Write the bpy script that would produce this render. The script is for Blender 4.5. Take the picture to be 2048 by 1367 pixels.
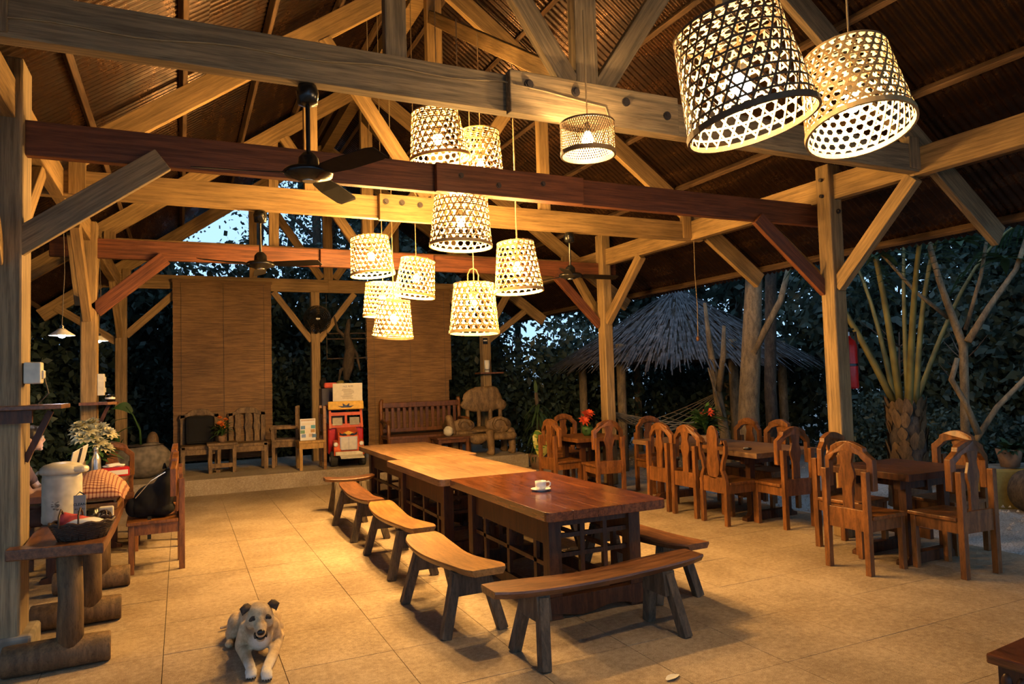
import bpy, bmesh, math, random
import numpy as np
from mathutils import Vector, Matrix, Euler
random.seed(7); RNG = np.random.default_rng(7)
PI = math.pi
for o in list(bpy.data.objects): bpy.data.objects.remove(o)
S = bpy.context.scene; COL = S.collection

# ---------------------------------------------------------------- camera, sky, exposure
CAMH = 1.62
cam = bpy.data.cameras.new('camera'); cam.sensor_width = 36; cam.lens = 1413 / 2048 * 36
cam.clip_start = .05; cam.clip_end = 200
camo = bpy.data.objects.new('camera', cam); COL.objects.link(camo)
_r = Vector((0.90541844, -0.42352572, -0.0290417)); _d = Vector((-0.00463757, 0.05853868, -0.99827437)); _f = Vector((0.42449493, 0.9039907, 0.05103786))
M = Matrix.Identity(4)
for i in range(3): M[i][0] = _r[i]; M[i][1] = -_d[i]; M[i][2] = -_f[i]
M.translation = (0, 0, CAMH); camo.matrix_world = M; S.camera = camo
W = bpy.data.worlds.new('dusk_sky'); S.world = W; W.use_nodes = True
bg = W.node_tree.nodes['Background']; bg.inputs[0].default_value = (.40, .66, 1.0, 1); bg.inputs[1].default_value = 1.12
vs = S.view_settings; vs.view_transform = 'Standard'; vs.look = 'None'; vs.exposure = 0.38; vs.gamma = 1.0; vs.use_curve_mapping = False
cy = S.cycles; cy.max_bounces = 4; cy.diffuse_bounces = 2; cy.glossy_bounces = 2; cy.transmission_bounces = 2; cy.transparent_max_bounces = 4; cy.caustics_reflective = False; cy.caustics_refractive = False; cy.adaptive_threshold = .06; cy.adaptive_min_samples = 12
WARM = (1.0, .56, .17); WHITE = (1.0, .66, .32); COOL = (.95, .97, 1.0)

# ---------------------------------------------------------------- mesh helpers
class MB:
    def __init__(s): s.v = []; s.f = []
    def add(s, vs, fs):
        n = len(s.v); s.v += [tuple(p) for p in vs]; s.f += [tuple(i + n for i in f) for f in fs]; return s
    def box(s, c, d, rot=None):
        x, y, z = d[0] / 2, d[1] / 2, d[2] / 2
        P = [Vector((a * x, b * y, e * z)) for a in (-1, 1) for b in (-1, 1) for e in (-1, 1)]
        if rot is not None: P = [rot @ p for p in P]
        c = Vector(c)
        return s.add([c + p for p in P], [(0, 1, 3, 2), (4, 6, 7, 5), (0, 4, 5, 1), (2, 3, 7, 6), (0, 2, 6, 4), (1, 5, 7, 3)])
    def bb(s, x0, x1, y0, y1, z0, z1): return s.box(((x0 + x1) / 2, (y0 + y1) / 2, (z0 + z1) / 2), (x1 - x0, y1 - y0, z1 - z0))
    def bar(s, p0, p1, w, h, up=(0, 0, 1)):
        p0 = Vector(p0); p1 = Vector(p1); a = (p1 - p0); L = a.length; a.normalize(); u = Vector(up)
        b = u.cross(a)
        if b.length < 1e-4: b = Vector((1, 0, 0)).cross(a)
        b.normalize(); u = a.cross(b)
        R = Matrix((a, b, u)).transposed()
        return s.box((p0 + p1) / 2, (L, w, h), R)
    def tube(s, pts, r, n=8, cap=True):
        pts = [Vector(p) for p in pts]; m = len(pts)
        if not hasattr(r, '__len__'): r = [r] * m
        vs = []; fs = []; ref = None
        for i, p in enumerate(pts):
            t = (pts[min(i + 1, m - 1)] - pts[max(i - 1, 0)]).normalized()
            if ref is None:
                ref = Vector((0, 0, 1)) if abs(t.z) < .9 else Vector((1, 0, 0))
            u = (ref - t * ref.dot(t))
            if u.length < 1e-5: u = t.orthogonal()
            u.normalize(); w = t.cross(u); ref = u
            for k in range(n):
                a = 2 * PI * k / n; vs.append(p + (u * math.cos(a) + w * math.sin(a)) * r[i])
        for i in range(m - 1):
            for k in range(n):
                k2 = (k + 1) % n; fs.append((i * n + k, i * n + k2, (i + 1) * n + k2, (i + 1) * n + k))
        if cap: fs.append(tuple(range(n - 1, -1, -1))); fs.append(tuple((m - 1) * n + k for k in range(n)))
        return s.add(vs, fs)
    def lathe(s, prof, n=20, c=(0, 0, 0), sx=1, sy=1):
        c = Vector(c); vs = []; fs = []
        for r, z in prof:
            for k in range(n):
                a = 2 * PI * k / n; vs.append(c + Vector((r * math.cos(a) * sx, r * math.sin(a) * sy, z)))
        m = len(prof)
        for i in range(m - 1):
            for k in range(n):
                k2 = (k + 1) % n; fs.append((i * n + k, i * n + k2, (i + 1) * n + k2, (i + 1) * n + k))
        if prof[0][0] > 1e-4: fs.append(tuple(range(n - 1, -1, -1)))
        if prof[-1][0] > 1e-4: fs.append(tuple((m - 1) * n + k for k in range(n)))
        return s.add(vs, fs)
    def ell(s, c, r, n=12, m=8, rot=None):
        c = Vector(c); vs = []; fs = []
        if not hasattr(r, '__len__'): r = (r, r, r)
        for i in range(1, m):
            t = PI * i / m
            for k in range(n):
                a = 2 * PI * k / n; p = Vector((r[0] * math.sin(t) * math.cos(a), r[1] * math.sin(t) * math.sin(a), r[2] * math.cos(t)))
                vs.append(c + (rot @ p if rot is not None else p))
        T = Vector((0, 0, r[2])); B = -T
        if rot is not None: T = rot @ T; B = rot @ B
        vs += [c + T, c + B]; t = (m - 1) * n
        for i in range(m - 2):
            for k in range(n):
                k2 = (k + 1) % n; fs.append((i * n + k, (i + 1) * n + k, (i + 1) * n + k2, i * n + k2))
        for k in range(n):
            k2 = (k + 1) % n; fs.append((t, k, k2)); fs.append((t + 1, (m - 2) * n + k2, (m - 2) * n + k))
        return s.add(vs, fs)
    def prism(s, pts, y0, y1, ax='xz'):
        # outline in (a,b), extruded along the third axis
        n = len(pts)
        if ax == 'xz': q = lambda a, b, t: (a, t, b)
        elif ax == 'xy': q = lambda a, b, t: (a, b, t)
        else: q = lambda a, b, t: (t, a, b)
        vs = [q(a, b, y0) for a, b in pts] + [q(a, b, y1) for a, b in pts]
        fs = [tuple(range(n)), tuple(range(2 * n - 1, n - 1, -1))]
        for i in range(n):
            j = (i + 1) % n; fs.append((i, i + n, j + n, j))
        return s.add(vs, fs)
    def mesh(s, name, smooth=False, fix=True):
        me = bpy.data.meshes.new(name); me.from_pydata(s.v, [], s.f)
        if fix:
            b = bmesh.new(); b.from_mesh(me); bmesh.ops.recalc_face_normals(b, faces=b.faces); b.to_mesh(me); b.free()
        if smooth: me.polygons.foreach_set('use_smooth', [True] * len(me.polygons))
        me.update(); return me
    def build(s, name, mat, parent=None, smooth=False, bevel=0, fix=True):
        return obj(name, s.mesh(name, smooth, fix), mat, parent, bevel=bevel)

def obj(name, me, mat, parent=None, loc=None, bevel=0):
    o = bpy.data.objects.new(name, me); COL.objects.link(o)
    if mat is not None and not me.materials: me.materials.append(mat)
    if parent is not None: o.parent = parent
    if loc is not None: o.location = loc
    if bevel:
        m = o.modifiers.new('bevel', 'BEVEL'); m.width = bevel; m.segments = 2; m.limit_method = 'ANGLE'; m.angle_limit = .6
    return o
def tag(o, label=None, cat=None, group=None, kind=None):
    if label: o['label'] = label
    if cat: o['category'] = cat
    if group: o['group'] = group
    if kind: o['kind'] = kind
    return o
def thing(name, label, cat, loc=(0, 0, 0), rz=0, group=None):
    o = bpy.data.objects.new(name, None); COL.objects.link(o); o.location = loc; o.rotation_euler = (0, 0, rz); o.empty_display_size = .1
    return tag(o, label, cat, group)
def copy_tree(o, parent=None):
    c = o.copy(); COL.objects.link(c)
    if parent is not None: c.parent = parent
    for ch in [x for x in bpy.data.objects if x.parent == o]: copy_tree(ch, c)
    return c
def dup(o, loc, rz, label, group=None):
    c = copy_tree(o); c.location = loc; c.rotation_euler = (0, 0, rz); c['label'] = label
    if group: c['group'] = group
    return c
def timber(name, p0, p1, w, h, mat, parent=None, up=(0, 0, 1), bevel=.006):
    """a straight timber: mesh along local X so that the grain follows it"""
    p0 = Vector(p0); p1 = Vector(p1); a = p1 - p0; L = a.length; a.normalize(); b = Vector(up).cross(a)
    if b.length < 1e-3: b = Vector((0, 1, 0)) if abs(a.z) > .5 else Vector((0, 0, 1)).cross(a)
    b.normalize(); u = a.cross(b)
    me = MB().box((0, 0, 0), (L, w, h)).mesh(name)
    o = obj(name, me, mat, parent, bevel=bevel)
    mw = Matrix((a, b, u)).transposed().to_4x4(); mw.translation = (p0 + p1) / 2
    o.matrix_local = mw
    return o
def rotz(a): return Matrix.Rotation(a, 3, 'Z')
def remesh(o, vox, smooth=6):
    m = o.modifiers.new('r', 'REMESH'); m.mode = 'VOXEL'; m.voxel_size = vox; m.use_smooth_shade = True
    if smooth:
        m = o.modifiers.new('s', 'SMOOTH'); m.factor = .5; m.iterations = smooth
    return o
def capsule(mb, p0, p1, r0, r1, n=10):
    p0 = Vector(p0); p1 = Vector(p1)
    mb.tube([p0, p1], [r0, r1], n); mb.ell(p0, r0, n, 8); mb.ell(p1, r1, n, 8)

# ---------------------------------------------------------------- materials
def newmat(name):
    m = bpy.data.materials.new(name); m.use_nodes = True; nt = m.node_tree; return m, nt, nt.nodes['Principled BSDF']
def N(nt, t, **k):
    n = nt.nodes.new(t)
    for a, b in k.items(): setattr(n, a, b)
    return n
def ramp(nt, fac, stops):
    r = N(nt, 'ShaderNodeValToRGB'); el = r.color_ramp.elements
    while len(el) > 1: el.remove(el[-1])
    el[0].position = stops[0][0]; el[0].color = (*stops[0][1], 1)
    for p, c in stops[1:]:
        e = el.new(p); e.color = (*c, 1)
    nt.links.new(fac, r.inputs[0]); return r
def coords(nt, scale=(1, 1, 1), kind='Object', rot=(0, 0, 0)):
    if kind == 'World': t = N(nt, 'ShaderNodeNewGeometry').outputs['Position']
    else: t = N(nt, 'ShaderNodeTexCoord').outputs[kind]
    mp = N(nt, 'ShaderNodeMapping'); mp.inputs['Scale'].default_value = scale; mp.inputs['Rotation'].default_value = rot
    nt.links.new(t, mp.inputs[0]); return mp.outputs[0]
def noise(nt, vec, scale, detail=4, rough=.6, dist=0):
    n = N(nt, 'ShaderNodeTexNoise'); n.inputs['Scale'].default_value = scale; n.inputs['Detail'].default_value = detail
    n.inputs['Roughness'].default_value = rough; n.inputs['Distortion'].default_value = dist
    nt.links.new(vec, n.inputs['Vector']); return n.outputs[0]
def bump(nt, bs, h, strength, dist=.01):
    b = N(nt, 'ShaderNodeBump'); b.inputs['Strength'].default_value = strength; b.inputs['Distance'].default_value = dist
    nt.links.new(h, b.inputs['Height']); nt.links.new(b.outputs[0], bs.inputs['Normal'])
def plain(name, c, rough=.6, metal=0, var=.12, scale=20, spec=.4, emit=0, trans=0):
    m, nt, bs = newmat(name); v = coords(nt); n = noise(nt, v, scale, 1)
    lo = tuple(x * (1 - var) for x in c); hi = tuple(min(1, x * (1 + var)) for x in c)
    r = ramp(nt, n, [(.3, lo), (.7, hi)]); nt.links.new(r.outputs[0], bs.inputs['Base Color'])
    bs.inputs['Roughness'].default_value = rough; bs.inputs['Metallic'].default_value = metal; bs.inputs['Specular IOR Level'].default_value = spec
    return m
def wood(name, c0, c1, rough=.55, stretch=(.9, 18, 18), scale=2.2, bmp=.25, spec=.35, coat=0, knots=True):
    c0, c1 = tuple((a * .75 + b * .25) * .76 for a, b in zip(c0, c1)), tuple(x * y for x, y in zip(c1, (.84, .80, .74)))
    m, nt, bs = newmat(name); v = coords(nt, stretch)
    oi = N(nt, 'ShaderNodeObjectInfo'); ad = N(nt, 'ShaderNodeVectorMath', operation='ADD')
    sc = N(nt, 'ShaderNodeVectorMath', operation='SCALE'); sc.inputs[0].default_value = (37, 21, 13); nt.links.new(oi.outputs['Random'], sc.inputs['Scale'])
    nt.links.new(v, ad.inputs[0]); nt.links.new(sc.outputs[0], ad.inputs[1]); v = ad.outputs[0]
    n = noise(nt, v, scale, 4, .66, .22); r = ramp(nt, n, [(.33, tuple(x * .8 for x in c0)), (.43, c0), (.53, tuple((a + b) / 2 for a, b in zip(c0, c1))), (.66, c1)])
    vf = N(nt, 'ShaderNodeVectorMath', operation='MULTIPLY'); vf.inputs[1].default_value = (1.5, 3, 3); nt.links.new(v, vf.inputs[0]); nf = noise(nt, vf.outputs[0], scale * 2.2, 2, .7)
    rf_ = ramp(nt, nf, [(.34, (.66, .61, .56)), (.46, (1, 1, 1)), (.68, (1.08, 1.06, 1.03))]); m0 = N(nt, 'ShaderNodeMix', data_type='RGBA', blend_type='MULTIPLY'); m0.inputs[0].default_value = .8
    nt.links.new(r.outputs[0], m0.inputs[6]); nt.links.new(rf_.outputs[0], m0.inputs[7]); r = m0
    v2 = coords(nt, (1, 1, 1)); n2 = noise(nt, v2, 1.8, 1)
    mx = N(nt, 'ShaderNodeMix', data_type='RGBA', blend_type='MULTIPLY'); mx.inputs[0].default_value = .6
    r2 = ramp(nt, n2, [(.3, (.62, .6, .58)), (.65, (1.1, 1.08, 1.05))])
    nt.links.new(r.outputs[2], mx.inputs[6]); nt.links.new(r2.outputs[0], mx.inputs[7]); nt.links.new(mx.outputs[2], bs.inputs['Base Color'])
    bs.inputs['Roughness'].default_value = rough; bs.inputs['Specular IOR Level'].default_value = spec; bs.inputs['Coat Weight'].default_value = coat; bs.inputs['Coat Roughness'].default_value = .15
    bump(nt, bs, nf, bmp, .004); return m
def leafmat(name, c, c2=None, rough=.5, sc=2.5):
    m, nt, bs = newmat(name); v = coords(nt); n = noise(nt, v, sc, 2)
    r = ramp(nt, n, [(.3, tuple(x * .6 for x in c)), (.7, c2 or tuple(x * 1.4 for x in c))]); nt.links.new(r.outputs[0], bs.inputs['Base Color'])
    bs.inputs['Roughness'].default_value = rough; bs.inputs['Specular IOR Level'].default_value = .3
    tr = N(nt, 'ShaderNodeBsdfTranslucent'); nt.links.new(r.outputs[0], tr.inputs[0]); mx = N(nt, 'ShaderNodeMixShader'); mx.inputs[0].default_value = .25
    out = nt.nodes['Material Output']; nt.links.new(bs.outputs[0], mx.inputs[1]); nt.links.new(tr.outputs[0], mx.inputs[2]); nt.links.new(mx.outputs[0], out.inputs[0])
    return m
def emitter(name, c, s):
    m, nt, bs = newmat(name); e = N(nt, 'ShaderNodeEmission'); e.inputs[0].default_value = (*c, 1); e.inputs[1].default_value = s
    nt.links.new(e.outputs[0], nt.nodes['Material Output'].inputs[0]); nt.nodes.remove(bs); m.cycles.emission_sampling = 'FRONT'; return m
K = {}
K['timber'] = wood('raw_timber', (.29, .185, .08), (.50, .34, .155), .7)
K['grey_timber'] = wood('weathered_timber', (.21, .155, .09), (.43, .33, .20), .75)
K['red_timber'] = wood('red_hardwood', (.10, .034, .016), (.24, .088, .04), .55)
K['post'] = wood('post_timber', (.27, .18, .085), (.50, .35, .17), .75)
K['purlin'] = wood('purlin_timber', (.07, .04, .022), (.18, .11, .06), .75)
K['chair'] = wood('chair_wood', (.155, .056, .016), (.36, .148, .042), .38, (9, 9, 1.6), 2.2, .15, .5)
K['chair_dark'] = wood('dark_chair_wood', (.13, .05, .02), (.24, .10, .04), .4, (9, 9, 1.6), 2.2, .15, .5)
K['table_top'] = wood('lacquered_table_top', (.095, .026, .009), (.25, .082, .026), .20, (18, 1.6, 18), 2.2, .1, .5, .5)
K['table_pale'] = wood('worn_table_top', (.20, .11, .055), (.36, .215, .115), .42, (18, 1.6, 18), 2.2, .15, .5)
K['table_base'] = wood('table_base_wood', (.055, .02, .009), (.13, .05, .02), .45, (14, 14, 1.6), 2.2, .15)
K['bench_gold'] = wood('golden_bench_top', (.28, .135, .04), (.46, .25, .085), .32, (14, 1.4, 14), 2.2, .12, .5)
K['bench_brown'] = wood('brown_bench_top', (.11, .042, .018), (.27, .12, .05), .34, (14, 1.4, 14), 2.2, .12, .5)
K['bench_leg'] = wood('bench_leg_wood', (.07, .052, .036), (.17, .13, .09), .7, (14, 14, 1.6))
K['log'] = wood('log_wood', (.11, .068, .034), (.24, .155, .08), .7, (10, 10, 1.5))
K['carved'] = wood('carved_wood', (.16, .10, .05), (.34, .23, .12), .6, (8, 8, 3))
K['yellow_wood'] = wood('yellow_wood', (.42, .24, .06), (.60, .38, .12), .5, (9, 9, 1.6))
K['bolt'] = plain('rusty_bolt', (.06, .05, .05), .55, .7)
K['black'] = plain('black_metal', (.012, .012, .012), .25, .2, spec=.6)
K['fan_blade'] = plain('fan_blade', (.014, .010, .008), .75, spec=.15)
K['blackmat'] = plain('black_fabric', (.010, .010, .011), .9)
K['cream'] = plain('cream_plastic', (.62, .58, .46), .35)
K['white'] = plain('white_ceramic', (.78, .77, .72), .15, var=.03, spec=.6)
K['paper'] = plain('paper', (.72, .68, .58), .8, var=.05)
K['cord'] = plain('cord', (.30, .22, .12), .9)
K['wire'] = plain('dark_wire', (.10, .08, .06), .7)
K['red'] = plain('red_paint', (.50, .015, .012), .3)
K['orange'] = plain('orange_paint', (.62, .10, .03), .4)
K['yellow'] = plain('yellow_paint', (.72, .42, .05), .5)
K['steel'] = plain('steel', (.55, .53, .5), .3, .8)
K['rubber'] = plain('rubber', (.03, .028, .026), .8)
K['clay'] = plain('clay_pot', (.25, .15, .09), .85)
K['stone'] = plain('stone', (.22, .19, .15), .9, var=.3, scale=12)
K['wicker'] = plain('wicker', (.045, .022, .012), .6, var=.4, scale=60)
K['leaf'] = leafmat('forest_leaf', (.042, .068, .055))
K['leaf2'] = leafmat('plant_leaf', (.055, .13, .035))
K['leaf3'] = leafmat('palm_leaf', (.035, .07, .030))
K['bark'] = wood('bark', (.045, .035, .028), (.12, .095, .075), .9, (6, 6, 2), 3, .6)
K['paleb'] = wood('pale_bark', (.16, .12, .075), (.30, .235, .15), .85, (6, 6, 2), 3, .5)
K['flower_red'] = leafmat('red_petal', (.75, .06, .03), (.9, .16, .06))
K['flower_orange'] = leafmat('orange_petal', (.80, .14, .02), (.95, .33, .06))
K['flower_white'] = leafmat('cream_petal', (.72, .66, .34), (.86, .82, .60))
K['skin'] = plain('skin', (.46, .27, .18), .5, var=.05)
K['hair'] = plain('dark_hair', (.015, .010, .008), .5)
K['cloth_dark'] = plain('dark_cloth', (.10, .05, .035), .9)
# ---------------------------------------------------------------- floor, platform, ground
def concrete(name, c0, c1, sc=1.0):
    m, nt, bs = newmat(name); v = coords(nt, kind='World')
    n1 = noise(nt, v, 1.3 * sc, 3, .6, .1); n2 = noise(nt, v, 26 * sc, 3, .75); n3 = noise(nt, v, 210, 1)
    a = N(nt, 'ShaderNodeMath', operation='ADD'); nt.links.new(n1, a.inputs[0]); nt.links.new(n2, a.inputs[1])
    h = N(nt, 'ShaderNodeMath', operation='MULTIPLY'); h.inputs[1].default_value = .5; nt.links.new(a.outputs[0], h.inputs[0])
    r = ramp(nt, h.outputs[0], [(.38, c0), (.5, tuple((x + y) / 2 for x, y in zip(c0, c1))), (.60, c1)])
    r3 = ramp(nt, n3, [(.38, (.60, .58, .55)), (.55, (1.05, 1.05, 1.05))])
    mx = N(nt, 'ShaderNodeMix', data_type='RGBA', blend_type='MULTIPLY'); mx.inputs[0].default_value = .7
    nt.links.new(r.outputs[0], mx.inputs[6]); nt.links.new(r3.outputs[0], mx.inputs[7]); nt.links.new(mx.outputs[2], bs.inputs['Base Color'])
    bs.inputs['Roughness'].default_value = .72; bs.inputs['Specular IOR Level'].default_value = .3; bump(nt, bs, n3, .25, .003); return m
K['floor'] = concrete('scored_concrete', (.26, .19, .12), (.47, .37, .255))
K['joint'] = plain('joint_dirt', (.10, .075, .05), .95)
K['step'] = concrete('platform_concrete', (.30, .24, .17), (.50, .43, .33), 1.3)
G = .63; XJ = [-1.995 + G * k for k in range(13)] + [6.45]; YJ = [1.12 + G * k for k in range(17)] + [11.65]
fl = MB().bb(-1.995, 6.45, -4.5, 11.9, -.16, -.011).build('floor', K['joint']); tag(fl, kind='structure')
near = MB().bb(-1.995, 6.45, -4.5, 1.117, -.011, 0).build('floor_bed', K['floor'], fl)
cache = {}
for i in range(len(XJ) - 1):
    for j in range(len(YJ) - 1):
        w = XJ[i + 1] - XJ[i]; d = YJ[j + 1] - YJ[j]; key = (round(w, 3), round(d, 3))
        if key not in cache:
            cache[key] = MB().box((0, 0, -.0055), (w - .004, d - .004, .011)).mesh('panel'); cache[key].materials.append(K['floor'])
        obj('panel', cache[key], None, fl, ((XJ[i] + XJ[i + 1]) / 2, (YJ[j] + YJ[j + 1]) / 2, random.uniform(-.0012, .0012)))
PZ = .236
pf = MB().bb(-1.6, 5.75, 11.66, 14.3, -.16, PZ).build('floor_platform', K['step'], bevel=.012); tag(pf, kind='structure')
def gravel():
    m, nt, bs = newmat('gravel'); v = coords(nt, kind='World'); n = noise(nt, v, 55, 3, .7); n2 = noise(nt, v, .5, 4)
    r = ramp(nt, n, [(.32, (.18, .165, .15)), (.5, (.42, .39, .36)), (.68, (.66, .62, .58))]); r2 = ramp(nt, n2, [(.38, (.55, .48, .40)), (.55, (1, .97, .93))])
    mx = N(nt, 'ShaderNodeMix', data_type='RGBA', blend_type='MULTIPLY'); mx.inputs[0].default_value = .8
    nt.links.new(r.outputs[0], mx.inputs[6]); nt.links.new(r2.outputs[0], mx.inputs[7]); nt.links.new(mx.outputs[2], bs.inputs['Base Color'])
    bs.inputs['Roughness'].default_value = .95; bump(nt, bs, n, .8, .03); return m
K['gravel'] = gravel()
gd = MB()
n = 40
def gh(x, y):
    far = max(0, max(x - 12, y - 18, -x - 6)) ; return -.16 + .05 * math.sin(x * 1.3) * math.sin(y * .9) * min(1, max(0, x - 7)) + .06 * far
gd.v = [(-34 + 88 * i / n, -14 + 66 * j / n, gh(-34 + 88 * i / n, -14 + 66 * j / n)) for j in range(n + 1) for i in range(n + 1)]
gd.f = [(j * (n + 1) + i, j * (n + 1) + i + 1, (j + 1) * (n + 1) + i + 1, (j + 1) * (n + 1) + i) for j in range(n) for i in range(n)]
g = gd.build('ground', K['gravel'], smooth=True); tag(g, kind='structure')
pb = MB()
for k in range(2600):
    x = random.uniform(6.5, 10.5); y = random.uniform(1.5, 13); r = random.uniform(.012, .035)
    if math.hypot(x - 8.3, y - 6.1) < .4: continue
    q = [(x + r * math.cos(a), y + r * math.sin(a), gh(x, y) - .01) for a in (0.3, 2.3, 4.5)]
    pb.add(q + [(x + r * .2, y, gh(x, y) + r * .7)], [(0, 1, 3), (1, 2, 3), (2, 0, 3)])
tag(pb.build('pebbles', K['gravel'], fix=False), 'grey pebbles strewn over the yard beside the hall', 'pebbles', kind='stuff')

# ---------------------------------------------------------------- timber frame
XL, XR, XC = -.95, 5.85, 2.47
RS = .711; RB = lambda x: 3.965 + RS * (x + .2) if x <= XC else 3.965 + RS * (XC * 2 + .2 - x)     # underside of the rafters
ang = math.atan(RS)
def post(label, x0, x1, y0, y1, z0, h, mat=K['post']):
    t = thing('post', label, 'post', ((x0 + x1) / 2, (y0 + y1) / 2, z0))
    timber('shaft', (0, 0, 0), (0, 0, h - z0), y1 - y0, x1 - x0, mat, t, up=(1, 0, 0), bevel=.015)
    return t
def brace(t, p0, p1, w, h, mat=K['timber'], up=(0, 0, 1)):
    l = t.location; timber('knee_brace', Vector(p0) - l, Vector(p1) - l, w, h, mat, t, up)
def bolts(t, pts, r=.022, ax='y'):
    for p in pts:
        b = MB()
        if ax == 'y': b.tube([(p[0], p[1] + .01, p[2]), (p[0], p[1] - .014, p[2])], r, 10); b.tube([(p[0], p[1] + .01, p[2]), (p[0], p[1] - .004, p[2])], r * 1.5, 12)
        else: b.tube([(p[0] + .01, p[1], p[2]), (p[0] - .014, p[1], p[2])], r, 10)
        b.build('bolt', K['bolt'], t)
R1 = post('square timber post with a fire extinguisher on its right side', 5.74, 5.91, 4.84, 5.0, 0, 3.63)
brace(R1, (5.82, 4.86, 2.42), (5.84, 4.03, 3.28), .09, .13); brace(R1, (5.82, 5.0, 2.42), (5.84, 5.85, 3.28), .09, .13)
brace(R1, (5.78, 4.97, 2.39), (5.04, 5.09, 3.09), .06, .13, K['red_timber'])
bolts(R1, [(-.10, 0, 3.48), (-.10, 0, 3.32)], .018, 'x'); bolts(R1, [(0, -.09, 3.3), (.02, -.09, 3.16)], .016)
R2 = post('timber post behind the red flower pot on the small dining table', 5.74, 5.89, 8.95, 9.14, 0, 3.75)
brace(R2, (5.81, 8.97, 2.42), (5.84, 8.1, 3.28), .09, .13); brace(R2, (5.81, 9.12, 2.42), (5.84, 9.95, 3.28), .09, .13)
brace(R2, (5.75, 9.1, 2.38), (5.0, 9.08, 3.12), .06, .13, K['red_timber'])
R3 = post('far corner timber post with a small shelf near the carved sofa', 5.50, 5.68, 13.1, 13.28, 0, 3.4)
brace(R3, (5.52, 13.19, 2.55), (4.8, 13.19, 3.3), .08, .12); brace(R3, (5.6, 13.1, 2.55), (5.75, 12.3, 3.3), .08, .12); brace(R3, (5.66, 13.19, 2.4), (6.5, 13.19, 3.0), .08, .12)
L1 = post('thick grey timber post at the near left with a plank shelf', -1.16, -.86, 5.06, 5.34, 0, 3.66, K['grey_timber'])
brace(L1, (-.93, 5.09, 2.49), (-.10, 5.09, 3.115), .05, .155, K['grey_timber']); brace(L1, (-1.0, 5.08, 2.42), (-.96, 4.2, 3.28), .09, .13); brace(L1, (-1.0, 5.32, 2.42), (-.96, 6.2, 3.28), .09, .13)
brace(L1, (-1.14, 5.2, 2.5), (-2.0, 5.2, 3.0), .08, .12)
bolts(L1, [(-.06, -.145, 3.18), (-.06, -.145, 3.02)], .026)
L2 = post('timber post behind the vase of white flowers', -1.0, -.84, 9.0, 9.2, 0, 3.5)
brace(L2, (-.86, 9.03, 2.50), (-.16, 9.03, 3.12), .06, .16, K['red_timber']); brace(L2, (-.93, 9.02, 2.42), (-.95, 8.15, 3.28), .09, .13); brace(L2, (-.93, 9.18, 2.42), (-.95, 10.0, 3.28), .09, .13)
timber('cleat', Vector((-1.0, 8.96, 2.55)) - L2.location, Vector((-1.08, 8.96, 3.35)) - L2.location, .06, .09, K['post'], L2)
L3 = post('far left corner timber post beside the first bamboo screen', -.97, -.80, 13.1, 13.28, 0, 3.4)
brace(L3, (-.82, 13.19, 2.5), (-.02, 13.19, 3.28), .08, .12); brace(L3, (-.9, 13.1, 2.5), (-.95, 12.3, 3.3), .08, .12); brace(L3, (-.95, 13.19, 2.4), (-1.8, 13.19, 2.95), .08, .12)
P3 = post('middle end post carrying a black caged fan', 2.14, 2.30, 13.1, 13.26, 0, 3.3)
brace(P3, (2.16, 13.18, 2.4), (1.5, 13.18, 3.28), .07, .11); brace(P3, (2.28, 13.18, 2.4), (2.95, 13.18, 3.28), .07, .11)
for x, lab, y0, y1 in ((XR, 'long timber wall plate along the right eave', -3.0, 14.2), (XL, 'long timber wall plate along the left eave', -3.0, 14.2)):
    t = thing('wall_plate', lab, 'beam', (x, 0, 3.4))
    for a, b in ((y0, 4.0), (4.0, 9.04), (9.04, y1)): timber('plate_timber', (0, a, 0), (0, b, 0), .10, .24, K['timber'], t)
# tie beams between posts
tb = thing('tie_beam', 'dark red tie beam crossing in front of the yellow one', 'beam', (0, 5.155, 3.075))
timber('beam', (-.862, 0, .11), (1.95, 0, .11), .075, .22, K['red_timber'], tb); timber('beam', (1.95, 0, .11), (6.05, 0, .11), .075, .22, K['red_timber'], tb)
timber('splice_block', (1.78, -.066, .105), (3.09, -.066, .105), .055, .225, K['red_timber'], tb)
bolts(tb, [(1.98, -.095, .13), (2.3, -.095, .08), (2.7, -.095, .13)], .015)
tb = thing('tie_beam', 'dark red tie beam farther back behind the lower lamps', 'beam', (0, 9.1, 3.10))
timber('beam', (-1.3, 0, .11), (2.2, 0, .11), .075, .22, K['red_timber'], tb); timber('beam', (2.2, 0, .11), (6.05, 0, .11), .075, .22, K['red_timber'], tb)
timber('splice_block', (1.60, -.066, .105), (3.1, -.066, .105), .055, .225, K['red_timber'], tb)
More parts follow.
